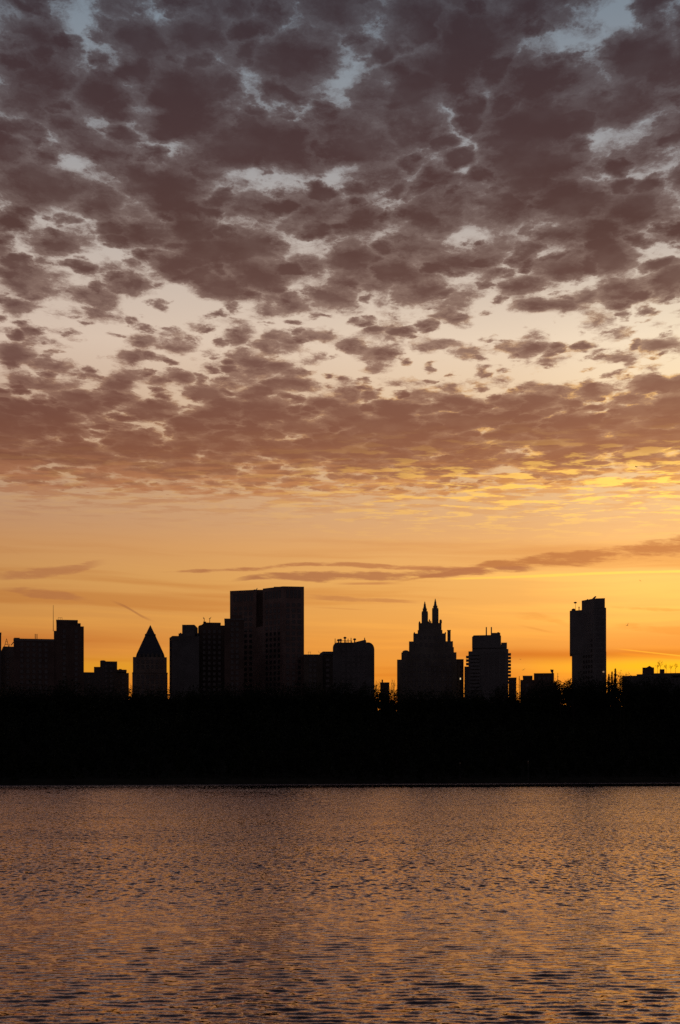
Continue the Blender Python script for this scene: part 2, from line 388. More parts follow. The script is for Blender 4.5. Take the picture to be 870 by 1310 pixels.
wm, g, b = material('reservoir water')
ge = g.node('ShaderNodeNewGeometry'); pos = ge.outputs['Position']
sp = g.node('ShaderNodeSeparateXYZ'); g.link(pos, sp.inputs[0])
wx, wy, wz = sp.outputs
def slope(scale, detail, rough, seed, sx=1.0):
    v = g.noise(g.xyz(g.mul(wx, sx), wy, seed), scale, detail, rough, col=True)
    return g.vm('SUBTRACT', v, (0.5, 0.5, 0.5))
gust = g.noise(g.xyz(g.mul(wx, 0.35), wy, 0.0), 0.05, 3.0, 0.55)
gf = g.sst(gust, 0.3, 0.7, 0.75, 1.2)
far_s = g.mul(g.sub(wy, g.mad(wx, SL, SC0)), 1.0/NRM)
calm = g.mul(g.mul(g.sst(far_s, -165.0, -120.0), g.sst(far_s, -44.0, -60.0)), g.sst(g.add(wx, g.mul(g.sub(gust, 0.5), 300.0)), -60.0, 60.0, 0.35, 1.0))
gf = g.mul(gf, g.mad(calm, -0.85, 1.0))
gf = g.mul(gf, g.sst(far_s, -56.0, -46.0, 1.0, 2.4))
# ripples too small for the mesh: fine chop everywhere, longer chop only where the modelled waves have faded out
B = g.vm('SCALE', slope(2.6, 2.0, 0.5, 5.0, 0.7), g.sst(wy, 40.0, 110.0, 0.30, 0.15))
A = g.vm('SCALE', slope(0.8, 2.0, 0.5, 1.0, 0.6), g.sst(wy, 45.0, 110.0, 0.0, 0.16))
C = g.vm('SCALE', slope(11.0, 2.0, 0.5, 7.0, 0.8), g.sst(wy, 40.0, 120.0, 0.25, 0.12))
# wave groups that still read as dashes far out
D1 = g.vm('SCALE', g.vm('SUBTRACT', g.noise(g.xyz(g.mul(wx, 1.9), g.mul(wy, 0.85), 11.0), 1.0, 2.0, 0.5, col=True), (0.5,0.5,0.5)), g.mul(g.sst(wy, 40.0, 90.0), g.sst(wy, 420.0, 200.0, 0.6, 1.25)))
D2 = g.vm('SCALE', g.vm('SUBTRACT', g.noise(g.xyz(g.mul(wx, 0.9), g.mul(wy, 0.17), 13.0), 1.0, 2.0, 0.5, col=True), (0.5,0.5,0.5)), g.sst(wy, 120.0, 300.0, 0.0, 0.95))
side = g.sst(g.sub(g.m('ABSOLUTE', wx), g.mad(wy, 0.42, 14.0)), -3.0, 0.0)
A = g.vm('ADD', A, g.vm('SCALE', slope(1.6, 2.0, 0.5, 21.0, 0.7), g.mul(side, g.sst(wy, 45.0, 110.0, 0.9, 0.0))))
S = g.vm('SCALE', g.vm('ADD', g.vm('ADD', D1, D2), g.vm('ADD', A, g.vm('ADD', B, C))), gf)
# facets tipped towards the far side hide behind their own crests at this low angle
ss = g.node('ShaderNodeSeparateXYZ'); g.link(S, ss.inputs[0])
hid = g.sst(wy, 28.0, 62.0, 0.0, 1.0)
sy = g.sub(ss.outputs[1], g.mul(hid, g.add(g.m('ABSOLUTE', ss.outputs[1]), ss.outputs[1])))
nv = g.vm('ADD', ge.outputs['Normal'], g.xyz(ss.outputs[0], sy, 0.0))
nrm = g.node('ShaderNodeVectorMath', operation='NORMALIZE'); g.link(nv, nrm.inputs[0])
wm.node_tree.nodes.remove(b)
gl = g.node('ShaderNodeBsdfGlossy'); gl.inputs['Color'].default_value = (1.0, 0.865, 0.92, 1); gl.inputs['Roughness'].default_value = 0.05
df = g.node('ShaderNodeBsdfDiffuse'); df.inputs['Color'].default_value = (.008,.010,.013,1)
fr = g.node('ShaderNodeFresnel'); fr.inputs['IOR'].default_value = 1.44
for q in (gl, df, fr): g.link(nrm.outputs[0], q.inputs['Normal'])
mixs = g.node('ShaderNodeMixShader'); g.link(fr.outputs[0], mixs.inputs[0]); g.link(df.outputs[0], mixs.inputs[1]); g.link(gl.outputs[0], mixs.inputs[2])
g.link(mixs.outputs[0], wm.node_tree.nodes['Material Output'].inputs['Surface'])
# wind waves: a sum of travelling ripples, crests mostly across the view
wr = np.random.default_rng(3); NW = 130
Lw = np.exp(wr.uniform(math.log(0.19), math.log(0.85), NW)); th = math.pi/2 + wr.normal(0, 1.0, NW)*np.where(Lw > 0.6, 0.32, 0.5); kw = 2*math.pi/Lw
sl = 0.138*np.sqrt(2.0/NW)*np.where(Lw < 0.6, 1.0, 0.8); am = sl/kw; ph = wr.uniform(0, 6.283, NW)
ys = [22.0]
while ys[-1] < 905: ys.append(ys[-1]*(1+0.0022))
ys = np.array(ys); NC = 1060
uu = np.linspace(-1, 1, NC)
Yg = np.repeat(ys[:,None], NC, 1); Wd = np.minimum(14+0.42*ys, 474); Xg = uu[None,:]*Wd[:,None]
Zg = np.zeros_like(Xg); stp = np.maximum(np.gradient(ys)[:,None], (2*Wd/NC)[:,None])
gust_w = 1.0+0.18*np.sin(Xg*.045+Yg*.021+1)*np.sin(Yg*.06+Xg*.013)+0.13*np.sin(Xg*.16-Yg*.09)*np.sin(Yg*.15)
for i in range(NW):
    fade = np.clip((Lw[i]/stp-3.0)/3.0, 0, 1)
    p_ = kw[i]*(Xg*math.cos(th[i])+Yg*math.sin(th[i]))+ph[i]
    Zg += am[i]*fade*np.sin(p_)
Zg *= gust_w
Zg[:, 0] = 0; Zg[:, -1] = 0; Zg[0] = 0; Zg[-1] = 0
NR = len(ys); V = np.stack([Xg, Yg, Zg], -1).reshape(-1, 3)
ii = (np.arange(NR-1)[:,None]*NC+np.arange(NC-1)[None,:]).ravel(); Q = np.stack([ii, ii+1, ii+NC+1, ii+NC], 1)
# flat water out to both sides and under the near bank
ex = [(-475,4,0),(475,4,0),(475,22,0),(-475,22,0)]; n0 = len(V); extra = [(n0,n0+1,n0+2,n0+3)]
left = [tuple(V[r*NC]) for r in range(NR)]; right = [tuple(V[r*NC+NC-1]) for r in range(NR)]
V2 = [tuple(p) for p in V]+ex; k = len(V2); V2 += [(-475,p[1],0) for p in left]; k2 = len(V2); V2 += [(475,p[1],0) for p in right]
extra += [(k+r, r*NC, (r+1)*NC, k+r+1) for r in range(NR-1)]+[(r*NC+NC-1, k2+r, k2+r+1, (r+1)*NC+NC-1) for r in range(NR-1)]
Vn = np.array(V2, dtype=np.float32); Fn = np.concatenate([Q, np.array(extra)]).astype(np.int32)
me = bpy.data.meshes.new('water'); me.vertices.add(len(Vn)); me.vertices.foreach_set('co', Vn.ravel()); me.loops.add(Fn.size); me.loops.foreach_set('vertex_index', Fn.ravel())
me.polygons.add(len(Fn)); me.polygons.foreach_set('loop_start', np.arange(0, Fn.size, 4)); me.polygons.foreach_set('loop_total', np.full(len(Fn), 4)); me.polygons.foreach_set('use_smooth', np.ones(len(Fn), dtype=bool))
me.materials.append(wm); me.update(calc_edges=True)
o = bpy.data.objects.new('water', me); COL.objects.link(o); tag(o, kind='structure')
# ---------------------------------------------------------------- buildings: outlines measured in the photograph, set at their own distance with real depth
def PX(px, d): return U(px)*d
def PZ(py, d): return H + T(py)*d
GB = 24.0                                         # foot of the buildings (just under the ground there)
WIN = {}
def window_mesh(w, h, glass):
    key = (round(w,2), round(h,2), glass)
    if key not in WIN:
        m = MB(); fr = min(0.14, w*0.12)
        m.box(-w/2, w/2, -0.03, 0.25, -h/2, h/2, 1)                                  # glazing
        for x0, x1, z0, z1 in ((-w/2-fr,-w/2,-h/2-fr,h/2+fr),(w/2,w/2+fr,-h/2-fr,h/2+fr),(-w/2,w/2,h/2,h/2+fr),(-w/2,w/2,-h/2-fr*1.4,-h/2)):
            m.box(x0, x1, -0.12, 0.25, z0, z1, 0)
        m.box(-0.035, 0.035, -0.08, -0.031, -h/2, h/2, 0)
        WIN[key] = m
    return WIN[key]
class Bld:
    def __init__(s, label, px, d, depth, name='tower_block', cat='building', base=GB, yaw=True):
        s.d = d; s.depth = depth; s.base = Vector((PX(px, d), d+depth/2, base))
        at = (U(px)*(d+depth/2), d+depth/2, base) if yaw else s.base
        s.root = thing(name, label, cat, at); s.nwin = 0;
        if yaw: s.root.rotation_euler = (0, 0, -math.atan(U(px)))
        s.rest = MB(); s.wm = None; s.wmesh = {}
    def part(s, name, mb, mat, parent=None):
        return mb.build(name, mat, parent or s.root, s.base)
    def box(s, mb, x0, x1, yt, yb=None, f=0.0, b=None, d=None):
        d = d or s.d; y0 = d+f; y1 = (d+s.depth) if b is None else d+b
        mb.box(PX(x0,y0), PX(x1,y0), y0, y1, s.base.z if yb is None else PZ(yb,y0), PZ(yt,y0))
    def windows(s, p0, p1, z0, z1, bay=3.4, fl=3.3, w=1.5, h=1.7, mat='metal', glass='pane', skip=None, margin=1.0):
        p0 = Vector((p0[0],p0[1],0)); p1 = Vector((p1[0],p1[1],0)); L = (p1-p0).length
        n = int((L-2*margin)/bay); k = int((z1-z0-0.6)/fl)
        if n < 1 or k < 1: return
        x = (p1-p0).normalized(); y = Vector((-x.y, x.x, 0))
        if y.y < 0: y = -y                       # into the wall, away from the lake
        if (x.cross(y)).z < 0: x = -x; p0, p1 = p1, p0
        proto = window_mesh(w, h, glass)
        key = (w,h,glass,mat)
        if key not in s.wmesh:
            me = bpy.data.meshes.new('window'); me.from_pydata(proto.v, [], proto.f)
            me.materials.append(M[mat]); me.materials.append(M[glass]); me.polygons.foreach_set('material_index', proto.mi); s.wmesh[key] = me
        off = (L-n*bay)/2
        for j in range(k):
            for i in range(n):
                if skip and skip(i, j, n, k): continue
                c = p0+x*(off+(i+.5)*bay); c.z = z1-(j+.6)*fl
                R = Matrix(((x.x,y.x,0,c.x),(x.y,y.y,0,c.y),(0,0,1,c.z),(0,0,0,1)))
                if s.nwin < 100:
                    o = bpy.data.objects.new('window', s.wmesh[key]); COL.objects.link(o); o.parent = s.root
                    o.matrix_local = Matrix.Translation(-s.base) @ R; s.nwin += 1
                else:
                    kk = len(s.rest.v); s.rest.v += [tuple(R @ Vector(p)) for p in proto.v]
                    s.rest.f += [tuple(kk+q for q in f) for f in proto.f]; s.rest.mi += proto.mi; s.wm = (mat, glass)
    def front(s, x0, x1, yt, yb, f=0.0, **kw):
        d = s.d+f
        s.windows((PX(x0,d),d), (PX(x1,d),d), PZ(min(yb,893),d), PZ(yt,d), **kw)
    def parapet(s, x0, x1, yt, f=0.0, b=None, hgt=0.7, mat='concrete', name='parapet'):
        """a coping that rides the roof edge, a hand's width proud of the wall"""
        d = s.d+f; y1 = (s.d+s.depth if b is None else s.d+b); z = PZ(yt,d); m = MB(); a, c = PX(x0,d)-.12, PX(x1,d)+.12
        m.box(a, c, d-.12, d+.35, z-hgt, z+.12); m.box(a, c, y1-.35, y1+.12, z-hgt, z+.12)
        m.box(a, a+.47, d+.35, y1-.35, z-hgt, z+.12); m.box(c-.47, c, d+.35, y1-.35, z-hgt, z+.12)
        s.part(name, m, M[mat])
    def done(s):
        if s.rest.f:
            o = s.part('window', s.rest, [M[s.wm[0]], M[s.wm[1]]]); o['kind'] = 'stuff'
    def mast(s, px, yt, yb, f=8.0, r=0.14, name='antenna', mat='metal', tip=0.5):
        m = MB(); d = s.d+f; m.tube((PX(px,d),d,PZ(yb,d)-.3), (PX(px,d),d,PZ(yt,d)), r, r*tip, 6); return s.part(name, m, M[mat])

# far left slab cut by the frame
b = Bld('plain dark building at the very left edge of the frame', -14, 930, 24)
m = MB(); b.box(m, -32, 1.2, 809); b.part('walls', m, M['grey']); b.parapet(-32, 1.2, 809)
b.front(-30, 1.0, 812, 893); b.done()

# small chamfered block with lattice pyramid
b = Bld('small dark block with a slanted roof corner and a little lattice pyramid on top', 9, 940, 22)
m = MB(); d = b.d
m.profile([(PX(1.6,d),b.base.z),(PX(17.2,d),b.base.z),(PX(17.2,d),PZ(827,d)),(PX(4.2,d),PZ(827,d)),(PX(1.6,d),PZ(833,d))], d, d+22); b.part('walls', m, M['concrete'])
b.front(2.5, 17, 836, 893, bay=2.6, w=1.3)
m = MB(); y = d+8; ap = (PX(12,y),y,PZ(817,y))
for px, dy in ((9,-1.6),(15,-1.6),(9,1.6),(15,1.6)): m.tube((PX(px,y),y+dy,PZ(827,d)-.1), ap, .16, .12, 5)
for k in (.35,.68):
    z = PZ(827,d)+(ap[2]-PZ(827,d))*k; r = (PX(15,y)-PX(9,y))/2*(1-k); q = 1.6*(1-k)
    for a, c in (((-r,-q),(r,-q)),((r,-q),(r,q)),((r,q),(-r,q)),((-r,q),(-r,-q))): m.tube((ap[0]+a[0],y+a[1],z),(ap[0]+c[0],y+c[1],z),.1,.1,4)
b.part('lattice_frame', m, M['metal'])
m = MB(); m.tube((PX(15.2,y),y-4,PZ(827,d)-.2),(PX(15.6,y),y-4,PZ(823,d)),.14,.14,5)
m.profile([(PX(13.6,d),PZ(824.6,d)),(PX(14.6,d),PZ(824.9,d)),(PX(17.9,d),PZ(820.6,d)),(PX(17,d),PZ(820,d))], d+3.2, d+4.4); b.part('roof_dish', m, M['metal']); b.done()

# long slab and its tower
b = Bld('long flat roofed dark block left of the stepped tower, two thin flues on its roof', 44, 900, 30)
m = MB(); b.box(m, 18, 68.9, 817.6); b.part('walls', m, M['brown']); b.parapet(18, 68.9, 817.4, hgt=1.2)
b.front(19, 68, 820, 893, bay=3.6)
for px in (48.5, 50.7): b.mast(px, 811, 817.6, r=.22, name='flue', tip=1)
m = MB(); b.box(m, 22, 29, 816.2, 817.7, f=8, b=16); b.part('penthouse', m, M['brown']); b.done()
b = Bld('tall stepped dark tower with a needle antenna, right end of the long left block', 88, 905, 34)
m = MB(); b.box(m, 69.2, 107, 807.2); b.box(m, 72.3, 107, 801, 807.2); b.box(m, 72.3, 103, 797, 801); b.box(m, 72.3, 99.2, 793.2, 797)
b.part('walls', m, M['brown']); b.parapet(72.3, 99.2, 793.2)
b.front(73, 106.5, 803, 893, bay=3.6, skip=lambda i,j,n,k: i==n//2); b.mast(70.4, 774.5, 807.2, f=5, r=.2)
m = MB(); y = b.d+2
for px in (75.5, 78, 80.4): m.tube((PX(px,y),y,PZ(793.2,y)-.1),(PX(px,y),y,PZ(790.2,y)),.09,.09,5)
m.tube((PX(75.5,y),y,PZ(790.3,y)),(PX(80.4,y),y,PZ(790.3,y)),.08,.08,5); b.part('roof_railing', m, M['metal']); b.done()

# low stepped block
b = Bld('low block with a square raised middle, left of the pyramid roofed tower', 136, 980, 26)
m = MB(); b.box(m, 106.5, 120.4, 860.2); b.box(m, 120.4, 128.2, 853.2); b.box(m, 128.2, 149.8, 846); b.box(m, 149.8, 164.6, 860.6); b.part('walls', m, M['grey'])
b.front(129, 149, 848, 893); b.front(108, 120, 862, 893); b.front(151, 164, 863, 893)
m = MB(); d = b.d+6; m.lathe(PX(133.5,d), d, [(1.9,PZ(846,d)-.2),(1.8,PZ(845.4,d)),(1.1,PZ(844.9,d)),(.2,PZ(844.7,d))], 10); b.part('roof_dome', m, M['copper'])
m = MB(); b.box(m, 150, 162.4, 856.4, 859.2, f=2, b=20)
for px in (151, 156.5, 161.6): b.box(m, px-.45, px+.45, 859.2, 860.7, f=3, b=4); b.box(m, px-.45, px+.45, 859.2, 860.7, f=16, b=17)
b.part('roof_canopy', m, M['concrete'])
m = MB(); b.box(m, 153.5, 157, 855.6, 856.45, f=5, b=9); b.part('penthouse', m, M['grey']); b.done()

# pyramid tower
b = Bld('tower with a steep pointed pyramid roof, standing alone between bright gaps', 191.8, 950, 22)
d = b.d; m = MB()
b.box(m, 169.4, 214.2, 861); b.box(m, 170.3, 213.4, 840.6, 861, f=.4, b=21.6); b.part('walls', m, M['pale'])
m = MB(); cx = PX(192.3,d); cy = d+11
def sq(mb, x0, x1, z0, X0, X1, z1):
    h0 = (PX(x1,d)-PX(x0,d))/2; h1 = (PX(X1,d)-PX(X0,d))/2; q0, q1 = min(h0,10.4), min(h1,10.4)*1.0
    mb.add([(cx-h0,cy-q0,z0),(cx+h0,cy-q0,z0),(cx+h0,cy+q0,z0),(cx-h0,cy+q0,z0),(cx-h1,cy-q1,z1),(cx+h1,cy-q1,z1),(cx+h1,cy+q1,z1),(cx-h1,cy+q1,z1)],
           [(0,3,2,1),(4,5,6,7),(0,1,5,4),(1,2,6,5),(2,3,7,6),(3,0,4,7)])
sq(m, 173.8, 210.8, PZ(840.7,d), 174.8, 209.8, PZ(836.5,d)); sq(m, 174.8, 209.8, PZ(836.5,d), 185.9, 198.7, PZ(811.2,d))
sq(m, 185.3, 199.3, PZ(811.2,d), 185.6, 199.0, PZ(809.6,d)); sq(m, 186.6, 198.0, PZ(809.6,d), 192.1, 192.5, PZ(797.6,d)); b.part('pyramid_roof', m, M['slate'])
for px in (178.5,184,189.5,195,200.5,206):
    m = MB(); m.profile([(PX(px-1.5,d),PZ(840.8,d)),(PX(px+1.5,d),PZ(840.8,d)),(PX(px+1.5,d),PZ(837,d)),(PX(px,d),PZ(834.9,d)),(PX(px-1.5,d),PZ(837,d))], d+.5, d+4); b.part('dormer', m, M['stone'])
m = MB(); b.box(m, 169.1, 214.5, 860.3, 861.2, f=-.25, b=22.2); b.part('cornice', m, M['stone'])
b.front(171.5, 212.3, 842.5, 860, f=.4, bay=3.0, w=1.3, h=1.9); b.front(171.5, 212.3, 862, 893, bay=3.0, w=1.3, h=1.9); b.done()

# glass sided block with stepped head
b = Bld('narrow block with a glowing glass left corner and a square raised head', 235, 900, 30, yaw=False)
P = lambda px, d: (PX(px,d), d)
m = MB(); foot = [P(220.6,900),P(249.8,903),P(249.8*.98+5,930),P(217.0,930),P(217.0,913)]
foot = [P(220.6,900),P(254.8,903),P(254.6,930),(PX(217.0,913),930),P(217.0,913)]
m.prism(foot, b.base.z, PZ(814,903)); b.part('walls', m, M['grey'])
m = MB(); a, c = Vector((*P(217.0,913),0)), Vector((*P(220.6,900),0)); nn = Vector((-(c-a).y*-1, 0, 0))
nrmv = Vector(((c-a).y, -(c-a).x, 0)).normalized()
if nrmv.x > 0: nrmv = -nrmv
aa, cc = a+(c-a)*.03, a+(c-a)*.97
m.prism([(aa+nrmv*.15)[:2], (cc+nrmv*.15)[:2], (cc-nrmv*.1)[:2], (aa-nrmv*.1)[:2]], PZ(884,905), PZ(814.6,905)); b.part('glass_wall', m, M['curtain'])
m = MB(); b.box(m, 228.4, 233, 810.4, 814, f=5, b=24); b.box(m, 233, 248.8, 799.2, 814, f=5, b=26); b.part('roof_head', m, M['grey'])
m = MB(); b.box(m, 249, 253.4, 809.8, 811.2, f=8, b=20); b.box(m, 252.2, 253.4, 811.2, 815, f=8, b=20); b.part('roof_bridge', m, M['metal'])
m = MB(); d = b.d+4
m.tube((PX(231,d),d,PZ(813.6,d)),(PX(231,d),d,PZ(809.6,d)),.5,.5,7); m.tube((PX(235,d),d,PZ(804,d)),(PX(235,d),d,PZ(799.6,d)),.45,.45,7); b.part('vent_pipe', m, M['metal'])
b.windows(P(221,900), P(249.5,903), PZ(893,900), PZ(816,900), bay=2.9, w=1.5); b.done()

# block with two roof aerials
b = Bld('dark block with a sloping roof shoulder and two small aerials on top', 270, 930, 26)
m = MB(); d = b.d
m.profile([(PX(253.6,d),b.base.z),(PX(287.8,d),b.base.z),(PX(287.8,d),PZ(800,d)),(PX(282.4,d),PZ(800,d)),(PX(282.4,d),PZ(796.4,d)),(PX(261.2,d),PZ(796.4,d)),(PX(258.4,d),PZ(799.2,d)),(PX(254.6,d),PZ(800.4,d)),(PX(253.6,d),PZ(802,d))], d, d+26); b.part('walls', m, M['brown'])
for px, dx in ((262.4,.7),(269.4,-.9)):
    m = MB(); y = d+6; m.tube((PX(px,y),y,PZ(796.4,d)-.2),(PX(px,y),y,PZ(791.5,y)),.24,.18,5); m.tube((PX(px,y),y,PZ(792.2,y)),(PX(px,y)-dx,y,PZ(789.4,y)),.2,.12,5); m.tube((PX(px-1.4,y),y,PZ(791.6,y)),(PX(px+.8,y),y,PZ(790.6,y)),.12,.12,5); b.part('aerial', m, M['metal'])
m = MB(); b.box(m, 260.6, 264.2, 795.2, 796.5, f=3, b=9); b.part('roof_hatch', m, M['brown'])
b.front(255, 287, 804, 893, bay=3.2, w=1.4); b.done()

# lower block in front of the big slab
b = Bld('dark block with one stepped shoulder against the left flank of the widest tower', 300, 900, 26)
m = MB(); b.box(m, 287.2, 312, 791.6); b.box(m, 296, 310.6, 786.8, 791.6, f=3, b=22); b.part('walls', m, M['brown'])
b.parapet(287.2, 312, 791.6); b.front(289, 311.5, 794, 893, bay=3.0, w=1.4); b.done()

# widest tower: two joined slabs with a dark slot
b = Bld('tallest and widest tower, two joined slabs with a dark slot between their tops', 342, 945, 45, yaw=False)
zt = H + T(750)*943
foot = [P(294.2,967.7),P(328,961),P(336.2,955),P(362,943),P(389,945),P(388.9,990),(PX(294.2,967.7),1000)]
zn = PZ(802,958); m = MB(); m.prism(foot, b.base.z, zn)
m.prism([P(294.2,967.7),P(328,961),(PX(328,961),998),(PX(294.2,967.7),1000)], zn, zt)
m.prism([P(336.2,955),P(362,943),P(389,945),P(388.9,990),(PX(336.2,955),994)], zn, zt)
m.prism([(PX(328,961),967),(PX(336.2,955),967),(PX(336.2,955),993),(PX(328,961),995)], zn, zt+.7); b.part('walls', m, M['warm'])
m = MB(); y = 950
m.box(PX(350,y),PX(356.6,y),y+3,y+9,zt+.35,zt+.95); m.tube((PX(352,y),y+6,zt-.1),(PX(352,y),y+6,zt+.4),.3,.3,5); m.tube((PX(355.5,y),y+6,zt-.1),(PX(355.5,y),y+6,zt+.4),.3,.3,5); b.part('roof_canopy', m, M['metal'])
m = MB(); y = 964; m.tube((PX(327,y),y,zt-1),(PX(329.2,y),y,zt+1.4),.35,.25,5); m.box(PX(324.6,y),PX(328.6,y),y,y+3,zt-.05,zt+.5); b.part('window_hoist', m, M['metal'])
for p, q in ((P(294.2,967.7),P(328,961)),(P(336.2,955),P(362,943)),(P(362,943),P(389,945))):
    b.windows(p, q, zt-8.5, zt-1.0, bay=2.5, fl=6.2, w=1.3, h=4.6)
for p, q in ((P(336.2,955),P(362,943)),(P(362,943),P(389,945)),(P(294.2,967.7),P(328,961))):
    b.windows(p, q, PZ(893,950), zt-9.5, bay=3.6, fl=3.6, w=1.7, h=1.9)
b.done()

# mid blocks
b = Bld('lower flat block immediately right of the widest tower, small aerial on its roof', 400, 930, 24)
m = MB(); b.box(m, 388.6, 413, 837.6); b.part('walls', m, M['buff']); b.parapet(388.6, 413, 837.4)
m = MB(); y = b.d+5
for px in (395, 397.4): m.tube((PX(px,y),y,PZ(837.6,y)-.3),(PX(px,y),y,PZ(833.6,y)),.09,.07,5)
m.tube((PX(393.8,y),y,PZ(834.4,y)),(PX(398.4,y),y,PZ(834.1,y)),.08,.08,5); b.part('aerial', m, M['metal'])
b.front(390, 410, 840, 893, bay=2.8, w=1.6, h=1.8); b.done()
b = Bld('block with an overhanging flat roof cap, left neighbour of the round shouldered block', 419, 935, 22)
m = MB(); b.box(m, 411.2, 429, 837.2); b.part('walls', m, M['buff'])
m = MB(); d = b.d; m.profile([(PX(409,d),PZ(837.3,d)),(PX(428,d),PZ(837.3,d)),(PX(428,d),PZ(833.6,d)),(PX(413,d),PZ(833.6,d)),(PX(409,d),PZ(836.3,d))], d-1, d+22.5); b.part('roof_cap', m, M['concrete'])
b.front(412, 426.5, 840, 893, bay=2.9, w=2.1, h=1.5); b.done()
b = Bld('broad dark block with rounded roof shoulders and a row of roof gear', 453, 900, 36)
d = b.d; pts = [(425.8,None),(479,None),(479,831)]
for k in range(1,7):
    a = math.pi/2*k/6; pts.append((479-7.6*(1-math.cos(a)), 831-9.2*math.sin(a)))
pts.append((431.2,822))
for k in range(1,6):
    a = math.pi/2*k/5; pts.append((431.2-5.4*math.sin(a), 822+7*(1-math.cos(a))))
m = MB(); m.profile([(PX(x,d), b.base.z if y is None else PZ(y,d)) for x, y in pts], d, d+36); b.part('walls', m, M['grey'])
m = MB(); m.profile([(PX(452,d),PZ(822.2,d)),(PX(468.6,d),PZ(822.2,d)),(PX(468.6,d),PZ(818.6,d)),(PX(467.4,d),PZ(817.2,d)),(PX(454.5,d),PZ(820.3,d))], d+6, d+24); b.part('sloped_penthouse', m, M['concrete'])
for px, yt, w in ((428.6,816.8,.5),(433.2,817.6,.9),(435.6,817.2,.7),(441.2,814.6,.8),(445.2,817.0,.5),(449,816.0,.55),(453.6,816.6,.8),(466.4,815.8,.6)):
    m = MB(); y = d+7; m.tube((PX(px,y),y,PZ(822.4 if px<465 else 818,y)-.3),(PX(px,y),y,PZ(yt,y)),w*.55,w*.4,6)
    if w > .65: m.lathe(PX(px,y), y, [(w*.5,PZ(yt+2.6,y)),(w*1.15,PZ(yt+2.0,y)),(w*1.1,PZ(yt+.6,y)),(w*.4,PZ(yt,y))], 8)
    b.part('roof_vent', m, M['metal'])
m = MB()
y = d+6; m.tube((PX(431,y),y,PZ(819.6,y)),(PX(450,y),y,PZ(819.9,y)),.16,.16,5); 
for px in (431,437,443,450): m.tube((PX(px,y),y,PZ(822,y)-.3),(PX(px,y),y,PZ(819.6,y)),.12,.12,5)
b.part('roof_railing', m, M['metal'])
b.front(432, 473, 826, 893, bay=3.1, w=1.5); b.done()
b = Bld('tiny block with a stub chimney in the gap left of the twin spires', 492, 860, 12)
m = MB(); b.box(m, 486.4, 498, 873.2); b.part('walls', m, M['brown']); m = MB(); b.box(m, 488, 489.9, 869.4, 873.2, f=2, b=4); b.part('chimney', m, M['brown'])
b.parapet(486.4, 498, 873.2, hgt=.4); b.done()

# twin spired building
b = Bld('stepped stone apartment building crowned by twin spires', 551, 950, 34, name='apartment_building')
m = MB()
for x0, x1, yt, yb, f, bk in ((508,584.6,843.6,None,0,34),(584.6,588,846,None,2,30),(513.4,583.8,834.6,843.6,1,33),(523,580.4,828,834.6,2,32),(523,579.2,820.4,828,2.2,31.5),(528.6,575.6,821,821,0,0),(528.4,570,810.3,820.4,3.4,30),(533.8,565.4,806,810.3,5,28),(534.8,564.2,797,806,5.6,27.4)):
    if yt != yb: b.box(m, x0, x1, yt, yb, f=f, b=bk)
b.part('walls', m, M['stone'])
m = MB(); b.box(m, 571.8, 575.9, 806.4, 820.4, f=5, b=8.5); b.box(m, 571.4, 576.3, 806, 806.4, f=4.8, b=8.7); b.part('chimney', m, M['stone'])
m = MB(); d = b.d+4; m.lathe(PX(518.6,d), d, [(2.2,PZ(834.8,d)),(2.1,PZ(833.2,d)),(1.3,PZ(832.1,d)),(.2,PZ(831.7,d))], 10); b.part('roof_dome', m, M['copper'])
def spire(cx, x0, x1, top1, X0, X1, top2, tap, tip):
    m = MB(); d = b.d+9; X = PX(cx,d); w = (PX(x1,d)-PX(x0,d))/2; q = (PX(X1,d)-PX(X0,d))/2; k = math.sqrt(2)
    m.lathe(X, d, [(w*k,PZ(797.2,d)),(w*k,PZ(top1,d))], 4, 0, math.pi/4)
    m.lathe(X, d, [(q*1.12,PZ(top1,d)),(q*1.12,PZ(top2,d)),(q*1.25,PZ(top2,d)+.1),(q*1.25,PZ(top2,d)+.4)], 8)
    o = b.part('spire_tower', m, M['stone'])
    m = MB(); m.lathe(X, d, [(q*.85,PZ(top2,d)+.4),(q*.75,PZ(tap+1.2,d)),(q*.6,PZ(tap,d)),(q*.55,PZ(tap-2.2,d)),(q*.4,PZ(tap-3,d)),(.3,PZ(tip+1.4,d)),(.1,PZ(tip,d))], 8); b.part('finial', m, M['copper'], o)
    for sx in (-1,1):
        m = MB(); m.lathe(X+sx*w*.8, d-w*.8, [(.35,PZ(top1,d)-.1),(.3,PZ(top1-1.4,d)),(.05,PZ(top1-2.2,d))], 6); b.part('pinnacle', m, M['stone'], o)
spire(542.4, 538.3, 546.5, 784.2, 540, 544.8, 779.4, 775.4, 769.2)
spire(555.8, 551.6, 559.9, 780, 553.4, 558.2, 776, 772.4, 765.8)
for px, yt, yb, w in ((536,794.6,797.2,.55),(562.6,792.4,797.2,.65),(564,793,797.2,.3),(548.6,792,797.2,.45),(550.4,794,797.2,.4),(547,794.6,797.2,.4),(529.4,808.4,810.6,.5),(569,808.6,810.6,.5)):
    m = MB(); d = b.d+6.5; m.lathe(PX(px,d), d, [(w,PZ(yb,d)-.1),(w*.9,PZ(yt+1,d)),(w*.15,PZ(yt,d))], 6); b.part('pinnacle', m, M['stone'])
b.front(510, 583, 846, 893, bay=3.3, w=1.3, h=1.8); b.front(515, 582.5, 835.2, 843.8, f=1, bay=3.3, w=1.3, h=1.8)
b.front(525, 578, 821, 834, f=2.2, bay=3.3, w=1.3, h=1.8, skip=lambda i,j,n,k: j>2); b.front(530, 569, 811.5, 820, f=3.4, bay=3.0, w=1.2, h=1.8); b.front(536, 563, 798.5, 806, f=5.6, bay=2.6, w=1.1, h=1.9)
b.done()
